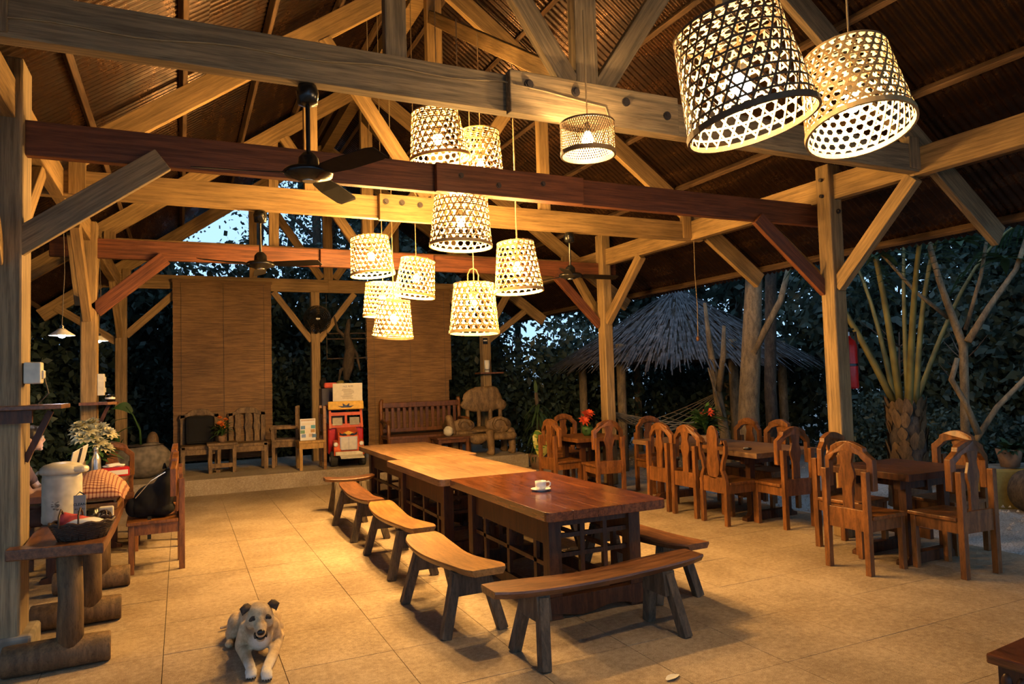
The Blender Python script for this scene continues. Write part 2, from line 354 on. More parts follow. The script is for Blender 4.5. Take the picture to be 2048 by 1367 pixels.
# trusses
def truss(label, y, mat, z0=3.29, th=.10, splice=None, full=True, depth=.235):
    t = thing('roof_truss', label, 'truss', (XC, y, z0)); X = lambda x: x - XC; Z = lambda z: z - z0
    timber('tie_beam', (X(-1.15), 0, depth / 2), (0, 0, depth / 2), th, depth, mat, t); timber('tie_beam', (0, 0, depth / 2), (X(6.0), 0, depth / 2), th, depth, mat, t)
    h = .21; off = h / 2 / math.cos(ang)
    timber('rafter', (X(-2.0), 0, Z(RB(-2.0)) + off), (.06, 0, Z(RB(XC)) + off + .04), .07, h, mat, t); timber('rafter', (X(6.95), 0, Z(RB(6.95)) + off), (-.06, .0, Z(RB(XC)) + off + .04), .07, h, mat, t)
    timber('king_post', (0, 0, depth), (0, 0, Z(RB(XC)) + .05), .10, .17, mat, t, up=(1, 0, 0))
    for s in (-1, 1):
        xq = XC + s * 1.30
        timber('queen_post', (s * 1.30, .03, depth), (s * 1.30, .03, Z(RB(xq)) + .08), .08, .13, mat, t, up=(1, 0, 0))
        timber('strut', (s * .12, -.01, depth + .02), (s * 1.16, -.01, Z(RB(XC + s * 1.16)) + .02), .07, .14, mat, t)
        timber('stub_post', (s * 3.27, -.03, .02), (s * 3.27, -.03, Z(RB(XC + s * 3.27)) + .06), .07, .13, mat, t, up=(1, 0, 0))
    if splice:
        a, b, yy, mm = splice
        timber('splice_block', (X(a), yy, depth / 2 - .01), (X(b), yy, depth / 2 - .01), .07, depth + .035, mm, t)
        bolts(t, [(X(a) + (b - a) * q, yy - .042, .1 + zz) for q, zz in ((.10, .06), (.36, .06), (.66, .05), (.92, 0))], .02)
    return t
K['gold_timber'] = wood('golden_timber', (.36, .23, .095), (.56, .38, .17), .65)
T1 = truss('nearest roof truss with grey tie beam and bolted splice block', 4.0, K['grey_timber'], 3.30, .10, (1.86, 3.16, -.085, K['grey_timber']))
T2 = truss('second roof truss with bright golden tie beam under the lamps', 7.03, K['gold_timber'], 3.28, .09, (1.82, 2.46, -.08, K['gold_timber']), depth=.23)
T3 = truss('third roof truss hidden behind the far red tie beam', 10.1, K['timber'], 3.29, .09)
T4 = truss('end roof truss above the bamboo screens against the sky', 13.19, K['timber'], 3.29, .09)
T0 = truss('roof truss overhead behind the viewpoint', .9, K['timber'], 3.29, .09)
for y0, y1, lab in ((4.0, 7.03, 'diagonal sway brace rising from the nearest truss to the second king post'), (7.03, 10.1, 'diagonal sway brace rising from the second truss to the third king post')):
    t = thing('sway_brace', lab, 'brace', (XC, y0 + .08, 3.62)); timber('brace', (0, 0, 0), (-.04, y1 - y0 - .16, 1.85), .07, .13, K['timber'], t)
# cable stapled along the nearest tie beam
c = MB(); pts = [(-.8 + i * .12, 3.943 + .0, 3.385 + .012 * math.sin(i * .9) + (.004 * i if i < 24 else .1)) for i in range(23)] + [(1.9, 3.87, 3.44), (2.1, 3.872, 3.43), (2.4, 3.873, 3.40), (2.55, 3.873, 3.39), (2.58, 3.873, 3.30)]
tag(c.tube(pts, .006, 5).build('cable', K['cord'], smooth=True), 'thin cable stapled along the grey nearest tie beam', 'cable')

# ---------------------------------------------------------------- roof
def roofmat():
    m, nt, bs = newmat('rusty_roof_sheet'); v = coords(nt, (3.0, .5, 3.0), 'World'); n = noise(nt, v, 2.0, 4, .65)
    r = ramp(nt, n, [(.3, (.012, .005, .0025)), (.5, (.028, .0125, .006)), (.72, (.085, .042, .02))]); nt.links.new(r.outputs[0], bs.inputs['Base Color'])
    r2 = ramp(nt, n, [(.35, (.42, .42, .42)), (.65, (.22, .22, .22))]); nt.links.new(r2.outputs[0], bs.inputs['Roughness'])
    bs.inputs['Metallic'].default_value = .6; return m
K['roof'] = roofmat()
rf = thing('ceiling', None, None, (XC, 0, 0)); tag(rf, kind='structure')
vt = .21 / math.cos(ang) + .085
def sheet(s, d0, d1, lift):
    """one corrugated sheet, 0.84 m of corrugations, from d0 to d1 metres (horizontally) away from the ridge"""
    mb = MB(); n = 66; Wd = .86
    for k in range(n + 1):
        y = Wd * k / n; w = .011 * math.sin(2 * PI * y / .0782)
        for d in (d0, d1): mb.v.append((s * d, y, RB(XC) + vt - RS * d + w / math.cos(ang) + lift))
    mb.f = [(2 * k, 2 * k + 2, 2 * k + 3, 2 * k + 1) for k in range(n)]
    me = mb.mesh('sheet', True, False); me.materials.append(K['roof']); return me
for s in (-1, 1):
    up = sheet(s, -.02, 2.4, .014); lo = sheet(s, 2.25, 4.64, 0)
    for k in range(21):
        obj('roof_sheet', up, None, rf, (0, -3.3 + k * .86, 0)); obj('roof_sheet', lo, None, rf, (0, -3.3 + k * .86, 0))
    for d in (.28, 1.0, 1.72, 2.44, 3.16, 3.85, 4.50):
        z = RB(XC) - RS * d + .21 / math.cos(ang) + .036
        o = timber('purlin', (s * d, -3.2, z), (s * d, 14.6, z), .05, .07, K['purlin'], rf, up=(s * RS, 0, 1))
tag(MB().bb(-.09, .09, -3.2, 14.6, RB(XC) + .06, RB(XC) + .26).build('ridge_beam', K['timber'], rf))
# ---------------------------------------------------------------- basket lamps
def bamboo(name, c, tr):
    m, nt, bs = newmat(name); v = coords(nt); n = noise(nt, v, 30, 0)
    r = ramp(nt, n, [(.3, tuple(x * .75 for x in c)), (.7, c)]); nt.links.new(r.outputs[0], bs.inputs['Base Color']); bs.inputs['Roughness'].default_value = .6
    t = N(nt, 'ShaderNodeBsdfTranslucent'); nt.links.new(r.outputs[0], t.inputs[0]); mx = N(nt, 'ShaderNodeMixShader'); mx.inputs[0].default_value = tr
    nt.links.new(bs.outputs[0], mx.inputs[1]); nt.links.new(t.outputs[0], mx.inputs[2]); nt.links.new(mx.outputs[0], nt.nodes['Material Output'].inputs[0]); return m
K['bamboo'] = bamboo('bamboo_skin', (.27, .165, .065), .022); K['bamboo_in'] = bamboo('pale_bamboo_inside', (.66, .50, .27), .01)
K['bamboo_dark'] = bamboo('dark_bamboo', (.14, .085, .04), .006)
K['bamboo_mid'] = bamboo('golden_bamboo_skin', (.40, .27, .12), .02)
K['rim'] = bamboo('bamboo_rim', (.50, .34, .15), .02)
BULB = {}
def bulbmat(c, s):
    if (c, s) not in BULB: BULB[(c, s)] = emitter('lit_bulb', c, s)
    return BULB[(c, s)]
def weave(r0, r1, h, s, w, flat_top=True, diamond=False):
    """hexagonal (or diamond) open weave on a truncated cone, bottom radius r0 at z=0, top radius r1 at z=h"""
    mb = MB(); R = lambda z: r0 + (r1 - r0) * z / h
    rm = (r0 + r1) / 2; rows = max(3, round(h / s)); s = h / rows; nn = max(8, round(2 * PI * rm / (s * 1.155)))
    if diamond: nn = round(2 * PI * rm / (s * .62))
    def strip(pts, wv, off):
        vs = []
        for a, z, da, dz in pts:
            for q in (-.5, .5):
                aa = a + da * q * wv / R(z); zz = min(h, max(0, z + dz * q * wv)); r = R(zz) + off; vs.append((r * math.cos(aa), r * math.sin(aa), zz))
        m = len(pts); fs = [(2 * i, 2 * i + 2, 2 * i + 3, 2 * i + 1) for i in range(m - 1)]; mb.add(vs, fs)
    if not diamond:
        for k in range(rows + 1):
            z = h * k / rows; z = min(max(z, w * .5), h - w * .5); strip([(2 * PI * i / 48, z, 0, 1) for i in range(49)], w, .002)
    tot = h / (math.tan(PI / 3) * rm) if not diamond else h / (math.tan(1.12) * rm)
    for sg in (-1, 1):
        for k in range(nn):
            a0 = 2 * PI * (k + (.25 if not diamond else 0) * sg) / nn; m = 9
            sl = math.atan2(h, tot * rm); dx, dz = -math.sin(sl) * sg, math.cos(sl)
            strip([(a0 + sg * tot * i / m, h * i / m, dx, dz) for i in range(m + 1)], w, .0035 * sg)
    if flat_top:
        for d in range(3):
            c, sn = math.cos(PI * d / 3), math.sin(PI * d / 3); q = int(r1 / s)
            for k in range(-q, q + 1):
                o = (k + .5) * s * .98
                if abs(o) >= r1: continue
                L = math.sqrt(r1 * r1 - o * o)
                for e in ((-1, 1),):
                    P = []
                    for t in (-L, L):
                        for u in (-w / 2, w / 2): P.append((c * t - sn * (o + u), sn * t + c * (o + u), h + .002 * d))
                    mb.add(P, [(0, 2, 3, 1)])
    out = []
    for f in mb.f:
        a, b, c = (Vector(mb.v[i]) for i in f[:3]); nn_ = (b - a).cross(c - a); ce = (a + c) / 2; rr = Vector((ce.x, ce.y, 0)) if abs(ce.z - h) > .008 or not flat_top else Vector((ce.x * .01, ce.y * .01, 1))
        out.append(f if nn_.dot(rr) > 0 else f[::-1])
    mb.f = out
    return mb
def ring(r, z, t, hgt=1.0, n=40):
    mb = MB(); prof = [(r - t, z - t * hgt), (r + t, z - t * hgt), (r + t, z + t * hgt), (r - t, z + t * hgt), (r - t, z - t * hgt)]
    vs = []; m = len(prof) - 1
    for k in range(n):
        a = 2 * PI * k / n
        for rr, zz in prof[:-1]: vs.append((rr * math.cos(a), rr * math.sin(a), zz))
    fs = [(k * m + i, k * m + (i + 1) % m, ((k + 1) % n) * m + (i + 1) % m, ((k + 1) % n) * m + i) for k in range(n) for i in range(m)]
    return mb.add(vs, fs)
def lamp(label, c, r0, r1, h, ztop, s=.05, w=.013, tilt=(0, 0), col=WARM, power=1.0, mat='bamboo', diamond=False, bz=.5, two=False, handle=False, cordr=.005):
    """c: centre of the shade; ztop: height where the cord is fixed"""
    t = thing('basket_lamp', label, 'lamp', (c[0], c[1], c[2] - h / 2), 0, 'woven basket lamps hanging from the roof')
    R = Euler((tilt[0], tilt[1], random.uniform(0, 6))).to_matrix().to_4x4()
    mid = Matrix.Translation((0, 0, h / 2)); T = mid @ R @ mid.inverted()
    o = weave(r0, r1, h, s, w, not diamond, diamond).build('woven_shade', K[mat], t, fix=False); o.matrix_local = T; tag(o, kind='stuff')
    md = o.modifiers.new('thick', 'SOLIDIFY'); md.thickness = .0016; md.material_offset = 1; o.data.materials.append(K['bamboo_in'])
    o = ring(r0, .008, .006, 2.2).build('bottom_rim', K['bamboo_dark' if mat == 'bamboo_dark' else 'rim'], t); o.matrix_local = T
    o = ring(r1, h - .006, .005, 1.2).build('top_rim', K['bamboo_dark' if mat == 'bamboo_dark' else 'rim'], t); o.matrix_local = T
    zb = h * bz
    bulbs = [(0, 0)] if not two else [(-.035, -.02), (.04, .02)]
    for bx, by in bulbs:
        b = MB().lathe([(0, zb - .05), (.022, zb - .045), (.036, zb - .022), (.038, zb), (.030, zb + .022), (.018, zb + .045)], 8, (bx, by, 0)).build('bulb', bulbmat(col, 1750 * power / len(bulbs)), t, smooth=True)
        MB().lathe([(.016, zb + .044), (.02, zb + .05), (.02, zb + .10), (.008, zb + .11)], 10, (bx, by, 0)).build('socket', K['black'], t)
    MB().tube([(0, 0, zb + .105), (.004, .002, h), (.0, 0, (ztop - (c[2] - h / 2)) * .5 + h * .5), (0, 0, ztop - (c[2] - h / 2))], cordr, 6).build('cord', K['cord'], t)
    if handle:
        MB().tube([(-.055, 0, h - .01), (-.055, 0, h + .08), (-.03, 0, h + .13), (0, 0, h + .14), (.03, 0, h + .13), (.05, 0, h + .08), (.045, 0, h)], .006, 6).build('handle', K['bamboo'], t)
    return t
zr = lambda x: RB(x) + .3
lamp('large dark woven basket lamp nearest the camera with wide open mouth', (2.27, 2.36, 2.94), .285, .235, .47, zr(2.27), .05, .0105, (.16, -.13), WHITE, .50, 'bamboo_dark', two=True, bz=.42)
lamp('large pale woven basket lamp at the upper right of the photo', (3.04, 2.40, 2.985), .250, .205, .42, zr(3.04), .043, .0115, (.12, -.22), WHITE, .38, 'bamboo_mid', bz=.40)
lamp('short drum lamp of diamond mesh hung against the grey splice block', (2.285, 3.68, 3.08), .165, .165, .20, 3.9, .026, .0052, (0, 0), (1, .64, .28), .30, 'bamboo_dark', diamond=True)
lamp('uppermost round-shouldered basket lamp behind the nearest tie beam', (1.95, 5.50, 3.66), .25, .19, .40, zr(1.95), .050, .0095, (.10, -.04), WARM, 1.2, bz=.42)
lamp('narrow basket lamp beside the round-shouldered one and above the red beam', (2.41, 5.68, 3.60), .205, .165, .42, 4.7, .050, .009, (.03, 0), WARM, 1.2, bz=.3)
lamp('wide basket lamp hanging just beneath the red beam splice', (2.07, 5.32, 2.90), .252, .215, .40, 4.6, .050, .0095, (.0, .03), WARM, 1.3)
lamp('rightmost basket lamp of the middle cluster on a thick cord', (2.76, 5.72, 2.62), .22, .165, .45, 4.7, .052, .0105, (.02, .05), WARM, 1.5, cordr=.008)
lamp('basket lamp with looped bamboo handle on top', (2.41, 5.92, 2.26), .225, .18, .45, 4.4, .055, .0115, (.0, .03), WARM, 1.5, bz=.62, handle=True)
lamp('leftmost basket lamp of the far cluster in front of the red beam', (1.87, 7.5, 2.98), .235, .20, .41, zr(1.87), .050, .0095, (.05, -.06), WARM, 1.9)
lamp('far cluster basket lamp tilted to the right over the second screen', (2.37, 7.5, 2.76), .225, .185, .41, zr(2.37), .050, .0105, (.08, .10), WARM, 1.9)
lamp('far cluster basket lamp half hidden behind the lowest one', (2.08, 7.85, 2.55), .22, .19, .38, zr(2.08), .050, .0105, (0, .03), WARM, 1.9)
lamp('lowest basket lamp of the far cluster leaning left', (2.06, 7.35, 2.29), .215, .165, .40, zr(2.06), .050, .0105, (.05, -.16), WARM, 1.9)
def enamel(label, p, zt):
    t = thing('enamel_lamp', label, 'lamp', p, 0, 'small white shade lamps by the left posts')
    MB().lathe([(.028, .07), (.05, .05), (.105, .012), (.11, .004), (.105, .006), (.045, .044), (.02, .06)], 24).build('lamp_shade', K['white'], t, True)
    MB().ell((0, 0, .012), (.034, .034, .03), 12, 8).build('bulb', bulbmat(COOL, 130), t, True)
    MB().tube([(0, 0, .07), (0, 0, .10)], .02, 10).build('socket', K['black'], t); MB().tube([(0, 0, .1), (.02, 0, .6), (0, 0, zt - p[2])], .004, 5).build('cord', K['wire'], t)
enamel('small white enamel lamp glowing between the two left posts', (-1.0, 7.7, 2.13), 3.6)
enamel('white enamel lamp half hidden behind the second left post', (-.93, 10.2, 2.23), 3.7)
# ---------------------------------------------------------------- ceiling fans
def fan(label, p, zt, rot, fit=False):
    t = thing('ceiling_fan', label, 'fan', p, rot, 'black ceiling fans under the trusses'); h = zt - p[2]
    MB().lathe([(.02, h - .12), (.055, h - .11), (.062, h - .04), (.05, h - .005), (.02, h)], 20).build('canopy', K['black'], t, True)
    MB().tube([(0, 0, .1), (0, 0, h - .1)], .013, 10).build('down_rod', K['black'], t)
    MB().lathe([(0, -.025), (.06, -.025), (.065, -.02), (.13, .0), (.138, .02), (.12, .036), (.06, .045), (.055, .10), (.03, .13), (.015, .135)], 28).build('motor', K['black'], t, True)
    MB().lathe([(0, -.03), (.035, -.03), (.035, -.024)], 16).build('badge', K['steel'], t)
    for k in range(3):
        b = MB(); pr = [(.10, -.022, .018), (.16, -.045, .03), (.30, -.062, .025), (.55, -.066, .020), (.60, -.05, .018)]; q = [(.10, .022, .022), (.16, .045, .0), (.30, .055, -.008), (.55, .055, -.010), (.60, .045, -.008)]
        v = [(x, y, z) for x, y, z in pr] + [(x, y, z) for x, y, z in q]; b.add(v, [(i, i + 1, i + 6, i + 5) for i in range(4)])
        o = b.build('blade', K['fan_blade'], t, fix=False); o.rotation_euler = (0, 0, 2 * PI * k / 3); m = o.modifiers.new('t', 'SOLIDIFY'); m.thickness = .004
fan('black ceiling fan hanging from the grey nearest tie beam', (.652, 4.0, 2.78), 3.30, -1.10)
fan('black ceiling fan in front of the first bamboo screen', (.69, 7.03, 2.75), 3.28, 1.5)
fan('black ceiling fan near the right posts under the golden truss', (4.07, 7.03, 2.765), 3.28, -.1)
# caged fan on the end post
t = thing('caged_fan', 'round black caged fan mounted on the middle end post', 'fan', (2.22, 12.92, 2.78))
cg = MB()
for r in (.05, .085, .12, .155, .19, .22, .24): cg.tube([(r * math.cos(a * PI / 12), -.07 + .05 * (r / .235) ** 2, r * math.sin(a * PI / 12)) for a in range(25)], .006, 5, False)
for k in range(44):
    a = 2 * PI * k / 44; cg.tube([(.03 * math.cos(a), -.075, .03 * math.sin(a)), (.16 * math.cos(a), -.055, .16 * math.sin(a)), (.235 * math.cos(a), -.01, .235 * math.sin(a)), (.2 * math.cos(a), .05,   .2 * math.sin(a))], .005, 4, False)
cg.build('cage', K['black'], t)
MB().tube([(0, .0, 0), (0, .14, 0)], .07, 14).build('motor', K['black'], t); MB().tube([(0, .1, 0), (0, .17, -.25)], .025, 8).build('bracket', K['black'], t)
for k in range(4):
    a = k * PI / 2 + .4; b = MB().add([(.03 * math.cos(a - .5), -.02, .03 * math.sin(a - .5)), (.2 * math.cos(a - .3), -.03, .2 * math.sin(a - .3)), (.2 * math.cos(a + .45), .01, .2 * math.sin(a + .45)), (.03 * math.cos(a + .5), .0, .03 * math.sin(a + .5))], [(0, 1, 2, 3)])
    o = b.build('blade', K['black'], t); o.modifiers.new('t', 'SOLIDIFY').thickness = .004
MB().box((0, -.078, 0), (.07, .006, .022)).build('badge', K['white'], t)
# ---------------------------------------------------------------- long tables
def long_table(label, x0, x1, y0, y1, top, h=.75, group='long tables pushed end to end'):
    cx, cy = (x0 + x1) / 2, (y0 + y1) / 2; t = thing('long_table', label, 'table', (cx, cy, 0), 0, group)
    w, d = x1 - x0, y1 - y0; th = .062; nb = 5; bw = w / nb
    for k in range(nb):
        xa = -w / 2 + k * bw; b = MB()
        if k in (0, nb - 1):
            s = -1 if k == 0 else 1; xo = -w / 2 if k == 0 else w / 2; xi = xa + bw if k == 0 else xa; r = .05
            pl = [(xi, -d / 2), (xi, d / 2)] + [(xo - s * r + s * r * math.cos(a), d / 2 - r + r * math.sin(a)) for a in [PI / 2 - i * PI / 8 for i in range(5)]] + [(xo - s * r + s * r * math.cos(a), -d / 2 + r + r * math.sin(a)) for a in [-i * PI / 8 for i in range(5)]]
            b.prism(pl, h - th, h, 'xy')
        else: b.bb(xa + .0012, xa + bw - .0012, -d / 2, d / 2, h - th, h)
        b.build('board', top, t, bevel=.003)
    lx, ly = w / 2 - .15, d / 2 - .24
    for sx in (-1, 1):
        for sy in (-1, 1): MB().box((sx * lx, sy * ly, (h - th) / 2), (.095, .095, h - th)).build('leg', K['table_base'], t, bevel=.004)
        MB().box((sx * lx, 0, h - th - .11), (.03, ly * 2 - .09, .20)).build('apron', K['table_base'], t, bevel=.003)
        MB().box((sx * lx, 0, .10), (.04, ly * 2 - .09, .09)).build('side_rail', K['table_base'], t, bevel=.003)
        for q in (-.33, 0, .33): MB().box((sx * lx, q * ly * 2, .315), (.028, .045, .36)).build('lattice_bar', K['table_base'], t)
        MB().box((sx * lx, 0, .34), (.028, ly * 2 - .09, .03)).build('lattice_bar', K['table_base'], t)
    for sy in (-1, 1):
        iw = lx * 2 - .095
        for z in (.26, .41, .54): MB().box((0, sy * ly, z), (iw, .028, .03)).build('lattice_bar', K['table_base'], t)
        for q in (-.17, .17): MB().box((q * 1.0 * iw, sy * ly, (h - th + .16) / 2), (.032, .034, h - th - .16)).build('lattice_bar', K['table_base'], t)
        MB().box((0, sy * ly, h - th - .04), (iw, .04, .08)).build('end_rail', K['table_base'], t)
        n = 14; pts = [(-iw / 2 - .11 + (iw + .22) * i / n, .03 + .018 * math.cos(2 * PI * i / n * 1.5)) for i in range(n + 1)]
        pts += [(iw / 2 + .11, .15), (-iw / 2 - .11, .15)]
        MB().prism(pts, sy * (ly + .03) - .03, sy * (ly + .03) + .03).build('foot_skirt', K['table_base'], t, bevel=.003)
    return t
long_table('front long table with dark glossy red-brown top under the coffee cup', 2.12, 3.06, 4.05, 5.91, K['table_top'])
long_table('middle long table with worn paler top between the two others', 2.045, 3.02, 5.93, 7.72, K['table_pale'])
long_table('farthest long table of the row with worn pale brown top', 2.20, 3.15, 7.74, 9.76, K['table_pale'])
# ---------------------------------------------------------------- benches
def bench(label, c, L, wd, rz, top, seed, h=.45, sag=.025, wob=.035, tr=.30):
    t = thing('bench', label, 'bench', (c[0], c[1], 0), rz, 'live-edge plank benches around the long tables'); rd = random.Random(seed)
    n = 18; ph = rd.uniform(0, 6); ph2 = rd.uniform(0, 6); mb = MB(); th = .042
    for i in range(n + 1):
        u = i / n; y = -L / 2 + L * u; z = h - sag * (1 - (2 * u - 1) ** 2)
        l = -wd / 2 + wob * math.sin(u * 5 + ph) ; r = wd / 2 + wob * math.sin(u * 5 + ph + .5) + .01 * math.sin(u * 11 + ph2)
        k = min(1, .75 + 3 * min(u, 1 - u)); l *= k; r *= k
        mb.v += [(l, y, z), (r, y, z), (l - .004, y, z - .012), (r + .004, y, z - .012), (l + .015, y, z - th), (r - .015, y, z - th)]
    for i in range(n):
        a = i * 6; b = a + 6
        mb.f += [(a, a + 1, b + 1, b), (a + 4, b + 4, b + 5, a + 5), (a, b, b + 2, a + 2), (a + 2, b + 2, b + 4, a + 4), (a + 1, a + 3, b + 3, b + 1), (a + 3, a + 5, b + 5, b + 3)]
    e = n * 6; mb.f += [(0, 2, 4, 5, 3, 1), (e, e + 1, e + 3, e + 5, e + 4, e + 2)]
    o = mb.build('plank', top, t)
    for s in (-1, 1):
        y = s * L * tr; zt = h - sag - th + .012
        MB().prism([(-wd * .42, zt), (-wd * .5, zt - .15), (wd * .5, zt - .15), (wd * .42, zt)], y - .045, y + .045).build('trestle_block', K['bench_leg'], t, bevel=.005)
        for q in (-1, 1):
            MB().bar((q * wd * .34, y, zt - .02), (q * (wd * .34 + .10), y + s * .05, .0), .065, .06, (0, 1, 0)).build('leg', K['bench_leg'], t, bevel=.004)
    return t
bench('brown bench across the near end of the front table', (2.30, 3.745), 1.50, .24, PI / 2 + .035, K['bench_brown'], 1, wob=.012, sag=.03)
bench('golden bench with wavy edge at the left of the front table', (1.68, 4.70), 1.22, .29, .02, K['bench_gold'], 4)
bench('golden wavy bench second from the front on the left', (1.745, 6.22), 1.46, .25, -.03, K['bench_gold'], 4)
bench('brown bench third from the front on the left', (1.755, 7.78), 1.46, .22, .0, K['bench_brown'], 9, wob=.02)
bench('short dark bench beyond the third left bench by the far table', (1.92, 9.05), .62, .20, PI / 2, K['bench_brown'], 5, wob=.01, tr=.25)
bench('reddish brown bench on the right of the front table', (3.20, 4.66), 1.46, .26, .03, K['bench_brown'], 12, wob=.03)
bench('brown bench on the right of the middle table', (3.26, 6.4), 1.46, .25, .0, K['bench_brown'], 13, wob=.02)
# ---------------------------------------------------------------- cup
t = thing('saucer', 'white saucer on the front long table', 'saucer', (2.50, 4.88, .75))
MB().lathe([(0, .004), (.04, .002), (.044, 0), (.046, .004), (.076, .016), (.078, .019), (.073, .018), (.04, .009), (0, .008)], 32).build('saucer_dish', K['white'], t, True)
t = thing('coffee_cup', 'white coffee cup standing on the saucer', 'cup', (2.50, 4.88, .759))
MB().lathe([(0, .003), (.028, .0), (.034, .003), (.041, .012), (.043, .03), (.0435, .066), (.041, .067), (.040, .03), (.036, .012), (0, .009)], 32).build('cup_body', K['white'], t, True)
MB().tube([(.041, -.012, .056), (.058, -.022, .060), (.068, -.028, .05), (.068, -.028, .034), (.058, -.022, .02), (.042, -.012, .018)], .006, 8).build('handle', K['white'], t, True)
# ---------------------------------------------------------------- carved dining chairs
def arc(xs, z0, z1, n=9, rev=False):
    p = [(-xs + 2 * xs * i / n, z0 + (z1 - z0) * math.sin(PI * i / n)) for i in range(n + 1)]
    return p[::-1] if rev else p
def chair_proto(oval=False):
    wood_, t = K['chair'], thing('dining_chair', 'x', 'chair', (0, 0, -50), 0, 'carved wooden dining chairs')
    W2, D = .205, .42
    MB().bb(-W2 - .015, W2 + .015, -D / 2 - .02, D / 2 - .03, .425, .455).build('seat', wood_, t, bevel=.006)
    ap = MB().bb(-W2 + .02, W2 - .02, -D / 2 + .005, -D / 2 + .03, .335, .425).bb(-W2 + .005, -W2 + .03, -D / 2, D / 2, .335, .425).bb(W2 - .03, W2 - .005, -D / 2, D / 2, .335, .425)
    ap.build('apron', wood_, t)
    MB().bb(-W2 + .02, W2 - .02, D / 2 - .02, D / 2 + .012, .335, .50).build('back_rail', wood_, t, bevel=.003)
    for s in (-1, 1):
        MB().bb(s * (W2 - .02) - .022, s * (W2 - .02) + .022, -D / 2 - .005, -D / 2 + .04, 0, .43).build('front_leg', wood_, t, bevel=.004)
        b = MB()
        if oval:
            P = [(W2 - .02, 0), (W2 - .02, .46), (W2 - .035, .52), (W2 - .065, .58), (W2 - .05, .66), (W2 - .01, .76), (W2 - .005, .84), (W2 - .03, .90), (W2 - .055, .86)]
            pw = [.024, .024, .022, .018, .018, .018, .018, .016, .012]
            pts = [(s * (x + q), z) for (x, z), q in zip(P, pw)] + [(s * (x - q), z) for (x, z), q in reversed(list(zip(P, pw)))]
            b.prism(pts, D / 2 - .022, D / 2 + .022)
        else: b.bb(s * (W2 - .02) - .024, s * (W2 - .02) + .024, D / 2 - .024, D / 2 + .024, 0, .805)
        b.build('back_leg', wood_, t, bevel=.003)
    if oval:
        pr = [(.05, .485), (.088, .53), (.10, .60), (.096, .68), (.082, .74), (.085, .80), (.078, .86), (.084, .93), (.072, .99), (.04, 1.035), (.0, 1.05)]
        MB().prism([(x, z) for x, z in pr] + [(-x, z) for x, z in reversed(pr[:-1])], D / 2 - .016, D / 2 + .012).build('splat', wood_, t, bevel=.004)
        MB().bb(-.16, .16, D / 2 - .012, D / 2 + .008, .79, .83).build('cross_rail', wood_, t)
    else:
        out = [(-.222, .65), (-.222, .895), (-.155, .955), (-.150, .985)] + arc(.142, .99, 1.035) + [(.150, .985), (.155, .955), (.222, .895), (.222, .65)]
        inn = [(.172, .65), (.172, .865), (.125, .905)] + arc(.112, .925, .952, 8, True) + [(-.125, .905), (-.172, .865), (-.172, .65)]
        b = MB(); b.prism(out + inn, D / 2 - .068, D / 2 - .016); b.v = [(x, y - .028 * (x / .22) ** 2, z) for x, y, z in b.v]; b.build('crest_rail', wood_, t, bevel=.005)
        pr = [(.046, .49), (.046, .66), (.054, .70), (.072, .75), (.071, .785), (.056, .83), (.047, .865), (.058, .91), (.068, .955)]
        MB().prism([(x, z) for x, z in pr] + [(-x, z) for x, z in reversed(pr)], D / 2 - .042, D / 2 - .018).build('splat', wood_, t, bevel=.003)
    return t
CH, CO = chair_proto(), chair_proto(True)
used = {}
def chair(lab, c, face, proto=CH, z=0):
    """face: the direction the sitter looks, degrees from +X"""
    rz = math.radians(face) + PI / 2
    if proto.name not in used:
        used[proto.name] = 1; proto.location = (c[0], c[1], z); proto.rotation_euler = (0, 0, rz); proto['label'] = lab; return proto
    return dup(proto, (c[0], c[1], z), rz, lab)
chair('chair at the dark square table with its lit back toward the camera', (5.06, 4.09), 2)
chair('chair partly hidden behind the lit chair of the dark square table', (5.50, 4.58), 275)
chair('shadowed chair at the near right side of the dark square table', (5.57, 3.69), 88)
chair('chair on the far right side of the dark square table', (6.18, 4.12), 178)
chair('chair at the far end of the pale long dining table', (5.98, 8.12), 268)
chair('leftmost of the three chair backs lined along the pale dining table', (5.40, 7.02), 0)
chair('middle one of the three chair backs lined along the pale dining table', (5.40, 6.54), 2)
chair('oval-backed chair drawn up to the pale dining table', (5.40, 6.04), 0, CO)
chair('dark chair at the near end of the pale dining table', (5.765, 5.62), 87)
chair('left one of the two chairs on the far side of the pale dining table', (6.36, 6.90), 180)
chair('right one of the two chairs on the far side of the pale dining table', (6.36, 6.38), 180)
chair('chair on the left of the small table with the red flower', (4.85, 8.83), 5)
chair('chair behind the small table with the red flower', (5.50, 9.72), 270)
chair('chair at the near side of the small table with the red flower', (5.12, 8.13), 84)
chair('chair holding the black backpack at the left', (-.215, 7.30), 182)
chair('chair beyond the backpack chair at the left table', (-.225, 8.30), 180)
chair('chair at the far end of the left table behind the tissue box', (-.70, 9.02), 272)
